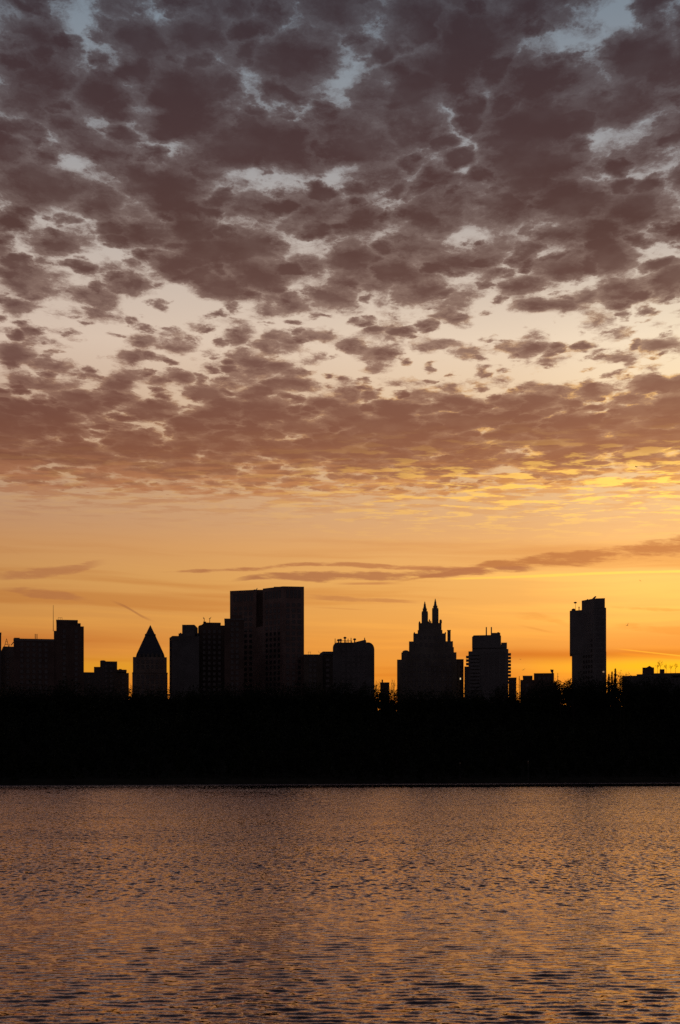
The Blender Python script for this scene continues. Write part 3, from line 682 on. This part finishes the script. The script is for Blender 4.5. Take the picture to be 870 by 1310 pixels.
b = Bld('plain brown wing between the twin spired building and the balconied block, one lit window', 590, 962, 20)
m = MB(); b.box(m, 583.6, 593.2, 843.2); b.part('walls', m, M['brown']); b.front(586, 593, 846, 863, bay=1.75, w=.9, margin=.2)
m = MB(); d = b.d; m.box(PX(587.5,d),PX(589.6,d),d-.08,d+.2,PZ(869.4,d),PZ(867.2,d)); b.part('lit_window', m, M['lit']); b.done()

# balconied block
b = Bld('block with rows of jutting balconies and two thin stacks on its boxed roof', 626, 910, 28, name='apartment_building')
m = MB(); b.box(m, 599.4, 650.2, 833); b.box(m, 604, 650.2, 830.4, 833, f=.5, b=27.5); b.box(m, 593.4, 599.4, 852.4, f=4, b=22)
b.box(m, 606, 648, 828.6, 830.4, f=2, b=26); b.part('walls', m, M['concrete'])
m = MB(); d = b.d
m.profile([(PX(604,d),PZ(828.6,d)),(PX(641,d),PZ(828.6,d)),(PX(641,d),PZ(813,d)),(PX(627.2,d),PZ(812.2,d)),(PX(606,d),PZ(812.4,d)),(PX(604,d),PZ(814.6,d))], d+1, d+26)
b.box(m, 641, 648.2, 822.2, 828.6, f=1.4, b=24); b.box(m, 628, 639.4, 809.6, 813.0, f=3, b=20); b.part('roof_box', m, M['concrete'])
for px in (621, 627.4): b.mast(px, 802.2, 812.6, f=6, r=.4, name='roof_stack', tip=.9)
m = MB(); b.box(m, 635, 637.4, 808.8, 809.65, f=6, b=8); b.part('roof_vent', m, M['metal'])
def balcony(x0, x1, y, f0, b0):
    m = MB(); d0 = b.d+f0; X0, X1 = PX(x0,b.d), PX(x1,b.d); z = PZ(y+1.0,b.d)
    m.box(X0, X1, d0, b.d+b0, z-.15, z+.12)
    m.box(X0, X1, d0, d0+.12, z+.12, z+1.05)
    if X1 > PX(640,b.d): m.box(X1-.1, X1, d0+.12, b.d+b0, z+.12, z+1.05)
    else: m.box(X0, X0+.1, d0+.12, b.d+b0, z+.12, z+1.05)
    b.part('balcony', m, M['concrete'])
for y in (836.6,841.1,845.6,850.1,854.6,859.1,863.6,868.1,872.6): balcony(650.25, 653.7, y, 1.5, 8)
for y in (839.6,844.1,848.6): balcony(596.2, 599.35, y, 1.5, 8)
for j in range(11):
    m = MB(); y = 836.6+4.5*j; m.box(PX(601.5,b.d), PX(614,b.d), b.d-1.3, b.d-.02, PZ(y+1.4,b.d), PZ(y+1.0,b.d)); m.box(PX(601.5,b.d), PX(614,b.d), b.d-1.3, b.d-1.2, PZ(y+1.0,b.d), PZ(y-1.2,b.d)); b.part('balcony', m, M['concrete'])
b.front(615.5, 649, 833.5, 893, bay=3.4, fl=2.16, w=2.2, h=1.25); b.done()
b = Bld('low block tucked against the right foot of the balconied block', 656, 940, 18)
m = MB(); b.box(m, 650.8, 660.6, 867); b.part('walls', m, M['grey']); b.parapet(650.8, 660.6, 867, hgt=.4); b.front(654, 660.5, 869, 893, bay=1.5, w=.8, margin=.1); b.done()

# low block right of the gap
b = Bld('low wide block with a stepped roof and a tilted dish', 688, 880, 24)
m = MB(); b.box(m, 665.8, 708.6, 869.6); b.box(m, 669, 681, 866.2, 869.6, f=.5, b=20); b.box(m, 683, 708.6, 861.2, 869.6, f=.2, b=23); b.box(m, 708.6, 712, 872, f=1, b=20); b.part('walls', m, M['brown'])
m = MB(); b.box(m, 668.8, 681.2, 864.2, 866.2, f=.2, b=20.3); b.part('parapet', m, M['stone'])
m = MB(); d = b.d+3; m.tube((PX(705.6,d),d,PZ(861.4,d)-.2),(PX(705.2,d),d,PZ(858.4,d)),.4,.35,6)
m.profile([(PX(703.8,d),PZ(860.2,d)),(PX(706.8,d),PZ(861,d)),(PX(707.2,d),PZ(856.9,d)),(PX(703,d),PZ(856.6,d))], d-.4, d+.6); b.part('roof_dish', m, M['metal'])
b.front(684.5, 707.5, 863.5, 893, f=.2, bay=2.7); b.front(667, 682, 872, 893, bay=2.7); b.done()
o = thing('mast', 'thin bare mast rising in the bright gap left of the low stepped roof block', 'mast', (PX(664.3,872),872,GB+1)); m = MB(); m.tube((PX(664.3,872),872,GB), (PX(664.3,872),872,PZ(865,872)), .32, .18, 7); m.build('pole', M['metal'], o, o.location)
m = MB(); m.box(PX(664.3,872)-.5,PX(664.3,872)+.5,871.6,872.4,PZ(869,872),PZ(868.6,872)); m.build('crossarm', M['metal'], o, o.location)
o = thing('mast', 'thin bare mast between the tilted roof dish and the tall right tower', 'mast', (PX(713.6,872),872,GB+1)); m = MB(); m.tube((PX(713.6,872),872,GB), (PX(713.6,872),872,PZ(861,872)), .28, .12, 7); m.build('pole', M['metal'], o, o.location)
m = MB(); m.box(PX(713.6,872)-.4,PX(713.6,872)+.4,871.7,872.3,PZ(866,872),PZ(865.6,872)); m.build('crossarm', M['metal'], o, o.location)

# tall right tower
b = Bld('tall slender tower on the right with dish aerials on its split level roof', 752, 898, 34, yaw=False)
zt = H+T(765)*898; zs = PZ(778,898); zl = H+T(781)*914; zo = PZ(836.4,914)
main = [P(731.6,915),P(744,911.5),P(760,900),P(775.8,898),P(775.7,932),P(731.8,935)]
m = MB(); m.prism(main, b.base.z, zo)
m.prism([P(728.9,915.5),P(744,911.3),P(760,900),P(775.6,898),P(775.5,932),P(729.1,935)], zo, zl)
m.prism([P(744,911.5),P(760,900),P(775.6,898),P(775.5,932),P(744.2,933)], zl, zs)
b.part('walls', m, M['concrete'])
m = MB(); m.prism([P(744.2,912.2),P(760,900.4),P(774,898.6),P(773.9,930),P(744.4,931)], zs, zt); b.part('penthouse', m, M['concrete'])
m = MB(); d = 918; m.lathe(PX(733.8,d), d, [(1.3,zl-.2),(1.3,zl+1.0),(.6,zl+1.6)], 9); b.part('roof_tank', m, M['timber'])
m = MB(); m.tube((PX(736.2,d),d,zl-.2),(PX(736.2,d),d,PZ(772,d)),.12,.1,5); m.lathe(PX(736,d), d, [(.5,PZ(772,d)),(1.05,PZ(771.2,d)),(.9,PZ(770.4,d)),(.3,PZ(769.9,d))], 9); b.part('dish_aerial', m, M['metal'])
m = MB(); m.tube((PX(740.8,d),d,zl-.2),(PX(740.8,d),d,PZ(777.2,d)),.3,.25,5); m.box(PX(740.2,d),PX(741.4,d),d-.4,d+.4,PZ(777.6,d),PZ(776.2,d)); b.part('roof_vent', m, M['metal'])
m = MB(); d = 908; m.tube((PX(760,d),d,zt-.2),(PX(760.2,d),d,zt+1.0),.5,.4,6)
m.profile([(PX(758,d),zt+.9),(PX(759.5,d),zt+.3),(PX(762.7,d),zt+1.6),(PX(762.5,d),zt+2.3),(PX(760.8,d),zt+2.1)], d-.6, d+.6); b.part('dish_aerial', m, M['metal'])
for px in (751.5, 756.2):
    m = MB(); m.tube((PX(px,d),d,zt-.6),(PX(px,d),d,zt+.5),.35,.3,6); b.part('roof_vent', m, M['metal'])
b.windows(P(760,900), P(775.6,898), PZ(893,898), zs-1, bay=2.35, fl=3.2, w=1.4, h=1.6, margin=.2); b.windows(P(744,911.5), P(760,900), PZ(893,898), zs-1, bay=2.6, fl=3.2, w=1.4, h=1.6, margin=.5)
for px, py in ((772.2,859.4),(747.4,801.8),(771.6,790.6)):
    m = MB(); d = 897.6 if px > 760 else 909.0-.3; X = PX(px,d)
    m.box(X-.42, X+.42, d-.05, d+1.0, PZ(py+.9,d), PZ(py-.9,d)); b.part('lit_window' if py > 850 else 'window', m, M['lit_dim'] if py > 850 else M['curtain'])
b.done()

# low right block with gabled penthouse
b = Bld('low long block at the right edge with a small gabled penthouse and bare roof garden', 840, 860, 26)
m = MB(); b.box(m, 796.8, 815, 864); b.box(m, 815, 822, 862.2); b.box(m, 822, 837, 861.4); b.box(m, 837, 900, 861.2, 864.4); b.box(m, 837, 858.6, 864.4); b.box(m, 858.6, 900, 867); 
for px in (859, 868.6, 878, 890): b.box(m, px, px+1, 864.4, 867, f=.5, b=1.5); b.box(m, px, px+1, 864.4, 867, f=23, b=24)
b.part('walls', m, M['grey'])
m = MB(); d = b.d; m.profile([(PX(822.2,d),PZ(861.5,d)),(PX(836.9,d),PZ(861.5,d)),(PX(836.9,d),PZ(853.4,d)),(PX(834.8,d),PZ(853.4,d)),(PX(831,d),PZ(851.2,d)),(PX(827.4,d),PZ(853.4,d)),(PX(822.2,d),PZ(853.4,d))], d+2, d+14); b.part('gabled_penthouse', m, M['brown'])
m = MB(); b.box(m, 841.6, 847.6, 856.2, 861.3, f=5, b=10); b.part('roof_hut', m, M['brown'])
b.front(800, 858, 870, 893, bay=3.0); b.done()
ROOF = (b.d, PZ(861.2, b.d))
# ---------------------------------------------------------------- wood on the far bank
rng = np.random.default_rng(7); rnd = random.Random(11)
CREST = [(-300,882),(0,882),(40,880),(75,873),(88,874),(105,882),(165,884),(175,880),(198,879),(215,884.5),(220,886),(260,880),(300,878),(380,880),(425,876),(480,879),(505,884),(515,886),(595,884),(650,882),(657,887),(664,889),(676,881),(690,878),(705,873),(716,876),(735,873),(775,870),(780,871),(796,868.5),(812,869.5),(870,868.5),(1200,874)]
class Leaves:
    """leaf sprays gathered as loose quads"""
    def __init__(s): s.V = []
    def clump(s, centers, size):
        n = len(centers); a = rng.normal(size=(n,3)); a /= np.linalg.norm(a,axis=1,keepdims=True)
        t = rng.normal(size=(n,3)); b = np.cross(a,t); b /= np.linalg.norm(b,axis=1,keepdims=True)
        w = (size*(0.5+rng.random((n,1)))); q = centers
        s.V.append(np.stack([q-a*w-b*w*.25, q+b*w*.55-a*w*.1, q+a*w, q-b*w*.5+a*w*.15],axis=1).reshape(-1,3))
    def crown(s, c, rx, rz, n, size, lobes=9):
        """an uneven crown: lobes of leaf sprays with gaps between"""
        c = np.array(c); L = []
        for _ in range(lobes):
            v = rng.normal(size=3); v /= np.linalg.norm(v); v *= np.array([rx,rx,rz])*(0.35+0.45*rng.random()); L.append((c+v, (0.28+0.26*rng.random())))
        L.append((c, 0.5))
        per = n//len(L)
        for p, k in L:
            v = rng.normal(size=(per,3)); v /= np.linalg.norm(v,axis=1,keepdims=True); v *= (0.45+0.62*rng.random((per,1))**.6)
            s.clump(p+v*np.array([rx,rx,rz])*k, size)
    def mesh(s, name, mats, extra=None, parent=None, base=(0,0,0)):
        V = np.concatenate(s.V) if s.V else np.zeros((0,3)); nq = len(V)//4
        ev = np.array(extra.v, dtype=float).reshape(-1,3) if extra else np.zeros((0,3))
        allv = np.concatenate([V, ev])-np.array(base)
        me = bpy.data.meshes.new(name); me.vertices.add(len(allv)); me.vertices.foreach_set('co', allv.astype(np.float32).ravel())
        loops = list(range(nq*4)); starts = list(range(0,nq*4,4)); tot = [4]*nq; mi = [0]*nq
        if extra:
            for f in extra.f: starts.append(len(loops)); tot.append(len(f)); loops += [nq*4+i for i in f]; mi.append(1)
        me.loops.add(len(loops)); me.loops.foreach_set('vertex_index', loops); me.polygons.add(len(starts)); me.polygons.foreach_set('loop_start', starts); me.polygons.foreach_set('loop_total', tot)
        for m in mats: me.materials.append(m)
        me.polygons.foreach_set('material_index', mi); me.update(calc_edges=True); me.validate()
        o = bpy.data.objects.new(name, me); COL.objects.link(o)
        if parent: o.parent = parent
        else: o.location = base
        return o
wood = Leaves(); trunks = MB()
for row, s0 in enumerate((9, 20, 33, 46, 60, 74, 88, 100, 110, 121)):
    x = -330.0 + rnd.random()*6
    while x < 350:
        s = s0+rnd.uniform(-4,4); y = SC0+SL*x+s*NRM
        px = CX+x/y*F; gz = ground_z(x,y)
        top_c = PZ(lerp_tab(px, CREST)-5.0+rnd.choice((-2.5,-1,0,.8,1.6,2.6,4,6)), y)
        hmax = rnd.uniform(13,20) if row > 1 else rnd.uniform(6,13)
        top = top_c if row >= 7 else min(gz+hmax, top_c-1)
        hgt = top-gz
        if hgt > 3:
            r = min(6.5, hgt*.28)*rnd.uniform(.8,1.15); rz = min(hgt*.42, 9.0)
            wood.crown((x,y,top-rz*.92), r, rz, 190 if row < 7 else 420, .62 if row < 7 else .42)
            if row < 7: wood.crown((x+rnd.uniform(-2,2),y-1,gz+hgt*.28), r*.9, hgt*.24, 90, .7, 5)
            else:
                for zz in (.12,.3,.48,.64): wood.crown((x+rnd.uniform(-2,2),y,gz+hgt*zz), r*1.05, hgt*.16, 110, .95, 5)
            trunks.tube((x,y,gz-.3),(x+rnd.uniform(-.4,.4),y,top-rz*.8), .3, .14, 5)
            if row >= 7:
                for _ in range(7):      # twigs standing out of the crown
                    a = rnd.uniform(0,6.28); p = Vector((x,y,top-rz)); q = p+Vector((math.cos(a)*r*rnd.uniform(.3,1.1), math.sin(a)*r*.6, rz*rnd.uniform(.6,1.12)))
                    trunks.tube(p, q, .10, .03, 3)
        x += rnd.uniform(5.2,8.6)
# undergrowth down to the water's edge
n = 9000; ux = rng.uniform(-335,355,n); us = rng.uniform(2.5,60,n)
uy = SC0+SL*ux+us*NRM; uz = np.array([ground_z(a,b) for a, b in zip(ux,uy)])+rng.random(n)*2.0
wood.clump(np.stack([ux,uy,uz],axis=1), .8)
n = 34000; ux = rng.uniform(-335,355,n); us = rng.uniform(95,140,n)
uy = SC0+SL*ux+us*NRM; uz = np.array([ground_z(a,b) for a, b in zip(ux,uy)])+rng.random(n)**1.2*12.0-.3
wood.clump(np.stack([ux,uy,uz],axis=1), 1.15)
n = 12000; ux = rng.uniform(90,200,n); us = rng.uniform(98,140,n)
uy = SC0+SL*ux+us*NRM; uz = np.array([ground_z(a,b) for a, b in zip(ux,uy)])+rng.random(n)**1.1*15.0
wood.clump(np.stack([ux,uy,uz],axis=1), 1.1)
o = wood.mesh('wood', [M['leaf'], M['bark']], trunks)
tag(o, 'dense black wood lining the whole far shore below the skyline', 'wood', kind='stuff')

# ---------------------------------------------------------------- single trees that stand clear of the mass
def branch(mb, p, d, L, r, lvl, tips):
    q = p+d*L*.5+Vector((rnd.uniform(-1,1),rnd.uniform(-1,1),rnd.uniform(-.3,.5)))*L*.05; e = q+(d+Vector((rnd.uniform(-.2,.2),rnd.uniform(-.2,.2),.12))).normalized()*L*.5
    mb.tube(p,q,r,r*.82,5 if lvl<2 else 3); mb.tube(q,e,r*.82,r*.6,5 if lvl<2 else 3)
    if lvl >= 4: tips.append(e); return
    for k in range(3 if lvl else 5):
        a = rnd.uniform(0,6.28); sp = rnd.uniform(.35,.85); o = d.orthogonal().normalized(); o = Matrix.Rotation(a,3,d) @ o
        st = q.lerp(e, rnd.uniform(.1,1.0)) if lvl else p.lerp(e, rnd.uniform(.35,1.0))
        branch(mb, st, (d+o*sp+Vector((0,0,.12))).normalized(), L*rnd.uniform(.5,.72), r*.52, lvl+1, tips)
    branch(mb, e, (d+Vector((rnd.uniform(-.25,.25),rnd.uniform(-.25,.25),.1))).normalized(), L*.66, r*.6, lvl+1, tips)
def bare_tree(px, ytop, d, label, base=None, leafy=0.0, group=None, thick=1.0, name='bare_tree', wide=1.0):
    x = PX(px,d); gz = ground_z(x,d) if base is None else base; hgt = PZ(ytop,d)-gz
    root = thing(name, label, 'tree', (x,d,gz), group); mb = MB(); tips = []; tr = MB()
    r = (hgt*.016+.05)*thick; fork = Vector((x+rnd.uniform(-.2,.2),d,gz+hgt*.38)); tr.tube((x,d,gz-.3), fork, r*1.3, r*.9, 7)
    tr.build('trunk', M['bark'], root, (x,d,gz))
    branch(mb, fork, Vector((rnd.uniform(-.08,.08),0,1)).normalized(), hgt*.27, r*.85, 0, tips)
    zmax = max(v[2] for v in mb.v); sc = (PZ(ytop,d)-fork.z)/(zmax-fork.z)
    mb.v = [(fork.x+(v[0]-fork.x)*sc*wide, fork.y+(v[1]-fork.y)*sc*wide, fork.z+(v[2]-fork.z)*sc) for v in mb.v]
    if leafy:
        lv = Leaves(); T_ = np.array([(fork.x+(t.x-fork.x)*sc*wide, fork.y+(t.y-fork.y)*sc*wide, fork.z+(t.z-fork.z)*sc) for t in tips])
        idx = rng.random(len(T_)) < leafy; T_ = np.repeat(T_[idx], 5, axis=0)
        lv.clump(T_+rng.normal(size=T_.shape)*.45, .34); o = lv.mesh('crown', [M['leaf'], M['bark']], mb, root, (x,d,gz))
    else: o = mb.build('crown', M['bark'], root, (x,d,gz))
    return root
def column_tree(px, ytop, d, wpx, label, name='poplar_tree'):
    x = PX(px,d); gz = ground_z(x,d); top = PZ(ytop,d); root = thing(name, label, 'tree', (x,d,gz))
    tr = MB(); tr.tube((x,d,gz-.3),(x,d,top-1.0),.32,.06,6); tr.build('trunk', M['bark'], root, (x,d,gz))
    lv = Leaves(); w = wpx/2*d/F*1.25; n = 2600; k = rng.random(n)**.8; zz = gz+(top-gz)*(.15+.85*k); rr = w*np.clip(1.25*(1-k)**.55,.12,1)*(.35+.75*rng.random(n)**.6)*(.72+.28*np.sin(zz*2.3+px)); a = rng.random(n)*6.28
    lv.clump(np.stack([x+rr*np.cos(a), d+rr*np.sin(a), zz],axis=1), .36); lv.mesh('crown', [M['leaf2']], None, root, (x,d,gz)); return root
bare_tree(483, 868.5, 812, 'bare tree close against the right side of the round shouldered block', thick=.7, wide=.5)
bare_tree(502, 868, 818, 'bare tree left of the foot of the twin spired building', thick=.7, wide=.7)
bare_tree(505.5, 873, 826, 'small bare tree touching the twin spired building\'s left corner', thick=.7, wide=.5)
bare_tree(718, 870, 800, 'ragged leafy tree near the mast left of the tall right tower', leafy=.45, name='ragged_tree', thick=.9)
bare_tree(727, 868.5, 804, 'ragged leafy tree hard against the left foot of the tall right tower', leafy=.5, name='ragged_tree', thick=.9, wide=.8)
bare_tree(734, 872, 790, 'low ragged tree in front of the tall right tower\'s left corner', leafy=.6, name='ragged_tree', wide=.8)
column_tree(779.0, 862.5, 800, 6.5, 'slim dark column tree beside the right foot of the tall right tower')
column_tree(783.0, 859.5, 806, 4.2, 'thinnest dark column tree, middle of the three right of the tall tower')
column_tree(787.2, 855.6, 800, 6.0, 'tallest dark column tree right of the tall tower')
bare_tree(793.5, 858, 806, 'spindly bare tree between the tallest column tree and the low right block', thick=.6, wide=.8)
bare_tree(798, 860, 812, 'spindly bare tree over the left end of the low right block', thick=.6, wide=.7)
bare_tree(656.8, 884, 800, 'small bare treetop in the bright gap below the mast', thick=.7, wide=.5)
for px, yt, lab in ((841,849,'bare potted tree on the low right block, between gabled penthouse and roof hut'),(845.5,844.5,'tallest bare potted tree, behind the roof hut of the low right block'),
                    (852,848.5,'bare potted tree right beside the roof hut of the low right block'),(858.5,850,'bare potted tree midway along the roof right of the roof hut'),(864.5,847.5,'bare potted tree near the right frame edge on the low block roof')):
    bare_tree(px, yt, ROOF[0]+16, lab, base=ROOF[1]-.05, thick=.55, name='potted_tree', wide=1.1, group='bare trees in the roof garden')
bare_tree(167, 879, 840, 'thin bare tree in the bright slit left of the pyramid roofed tower', thick=.6, wide=.5)

# ---------------------------------------------------------------- park lamps on the far shore path
for px, py, lab in ((588.5,976.5,'dim park lamp on the far shore below the wing with a lit window'),(676,974.5,'dim park lamp on the far shore below the low stepped roof block')):
    d = 650.0
    for _ in range(40):
        x = PX(px,d); s = shore_s(x,d)
        if s > 7.5: d -= .8
        elif s < 5.5: d += .8
    z0 = ground_z(x,d); zt = PZ(py,d); root = thing('park_lamp', lab, 'lamp', (x,d,z0), 'lamps on the far shore')
    m = MB(); m.lathe(x,d,[(.16,z0-.1),(.15,z0+.5),(.07,z0+.7),(.06,zt-.35)],8); m.build('lamp_post', M['metal'], root, (x,d,z0))
    m = MB(); m.lathe(x,d,[(.1,zt-.35),(.22,zt-.2),(.26,zt+.1),(.16,zt+.3)],10); m.build('lamp_globe', M['lamp'], root, (x,d,z0))
    m = MB(); m.lathe(x,d,[(.3,zt+.3),(.2,zt+.42),(.03,zt+.6)],10); m.build('lamp_cap', M['metal'], root, (x,d,z0))

# ---------------------------------------------------------------- birds
def skinned(name, pts, edges, radii, mat, loc, rot, label, cat, group=None):
    me = bpy.data.meshes.new(name); me.from_pydata(pts, edges, []); o = bpy.data.objects.new(name, me); COL.objects.link(o)
    md = o.modifiers.new('Skin', 'SKIN'); sk = me.skin_vertices[0].data
    for v, r in zip(sk, radii): v.radius = r if isinstance(r, tuple) else (r, r)
    sk[0].use_root = True
    o.modifiers.new('Smooth', 'SUBSURF').levels = 1; o.modifiers['Smooth'].render_levels = 1
    me.materials.append(mat); o.location = loc; o.rotation_euler = rot
    return tag(o, label, cat, group)
def gull(px, py, d, span, up, yaw, roll, label):
    s = span/2; L = span*.42
    pts = [(0,0,0),(0,L*.28,.01),(0,L*.46,.03),(0,L*.58,.02),(0,-L*.3,0),(0,-L*.55,.01)]
    e = [(0,1),(1,2),(2,3),(0,4),(4,5)]; r = [span*.055,span*.045,span*.034,span*.008,span*.035,span*.03]
    for sx in (-1,1):
        k = len(pts); pts += [(sx*s*.22,L*.08,up*.18*s),(sx*s*.5,L*.14,up*.40*s),(sx*s*.78,L*.0,up*.42*s),(sx*s,-L*.16,up*.36*s)]
        e += [(0,k),(k,k+1),(k+1,k+2),(k+2,k+3)]; r += [span*.034,span*.03,span*.024,span*.008]
    return skinned('flying_bird', pts, e, r, M['feather'], (PX(px,d),d,PZ(py,d)), (roll*.2,roll,yaw), label, 'bird', 'birds in flight')
gull(814, 597, 300, 1.25, .12, 1.1, .1, 'flying bird highest in the sky, below the broad cloud band at the right')
gull(819, 743, 380, .85, .6, .6, .5, 'small flying bird just under the long streak of cloud at the right')
gull(803, 800, 330, 1.15, .9, .5, -.7, 'flying bird with raised wings right of the tall slender tower')
gull(665.4, 843.4, 330, .75, .15, .8, .1, 'flying bird to the right of the balconied block, upper of two')
gull(670, 857, 330, 1.0, .5, .4, -.45, 'flying bird to the right of the balconied block, lower of two')
gull(408, 834.5, 330, .85, .9, .3, .5, 'flying bird over the flat block right of the widest tower')
def duck(px, py, yaw, label):
    d = H*F/(py-HY)
    pts = [(0,0,.06),(.17,0,.07),(-.2,0,.09),(-.34,0,.17),(.25,0,.17),(.28,0,.29),(.33,0,.34),(.43,0,.325)]
    e = [(0,1),(0,2),(2,3),(1,4),(4,5),(5,6),(6,7)]; r = [(.16,.13),(.12,.11),(.12,.10),(.04,.03),.065,.055,.06,.022]
    pts = [(a*1.25,b*1.25,c*1.25) for a,b,c in pts]; r = [tuple(q*1.25 for q in k) if isinstance(k,tuple) else k*1.25 for k in r]
    return skinned('floating_duck', pts, e, r, M['duckfeather'], (PX(px,d),d,0.0), (0,0,yaw), label, 'duck', 'ducks on the water')
duck(5, 1015, .3, 'dark duck floating at the far left edge of the water')
duck(62, 1014.6, 2.9, 'dark duck floating at the far left, left one of a pair')
duck(74.5, 1015.2, .2, 'dark duck floating at the far left, right one of a pair')
duck(325.5, 1013.4, .4, 'lone dark duck floating near the far shore below the widest tower')
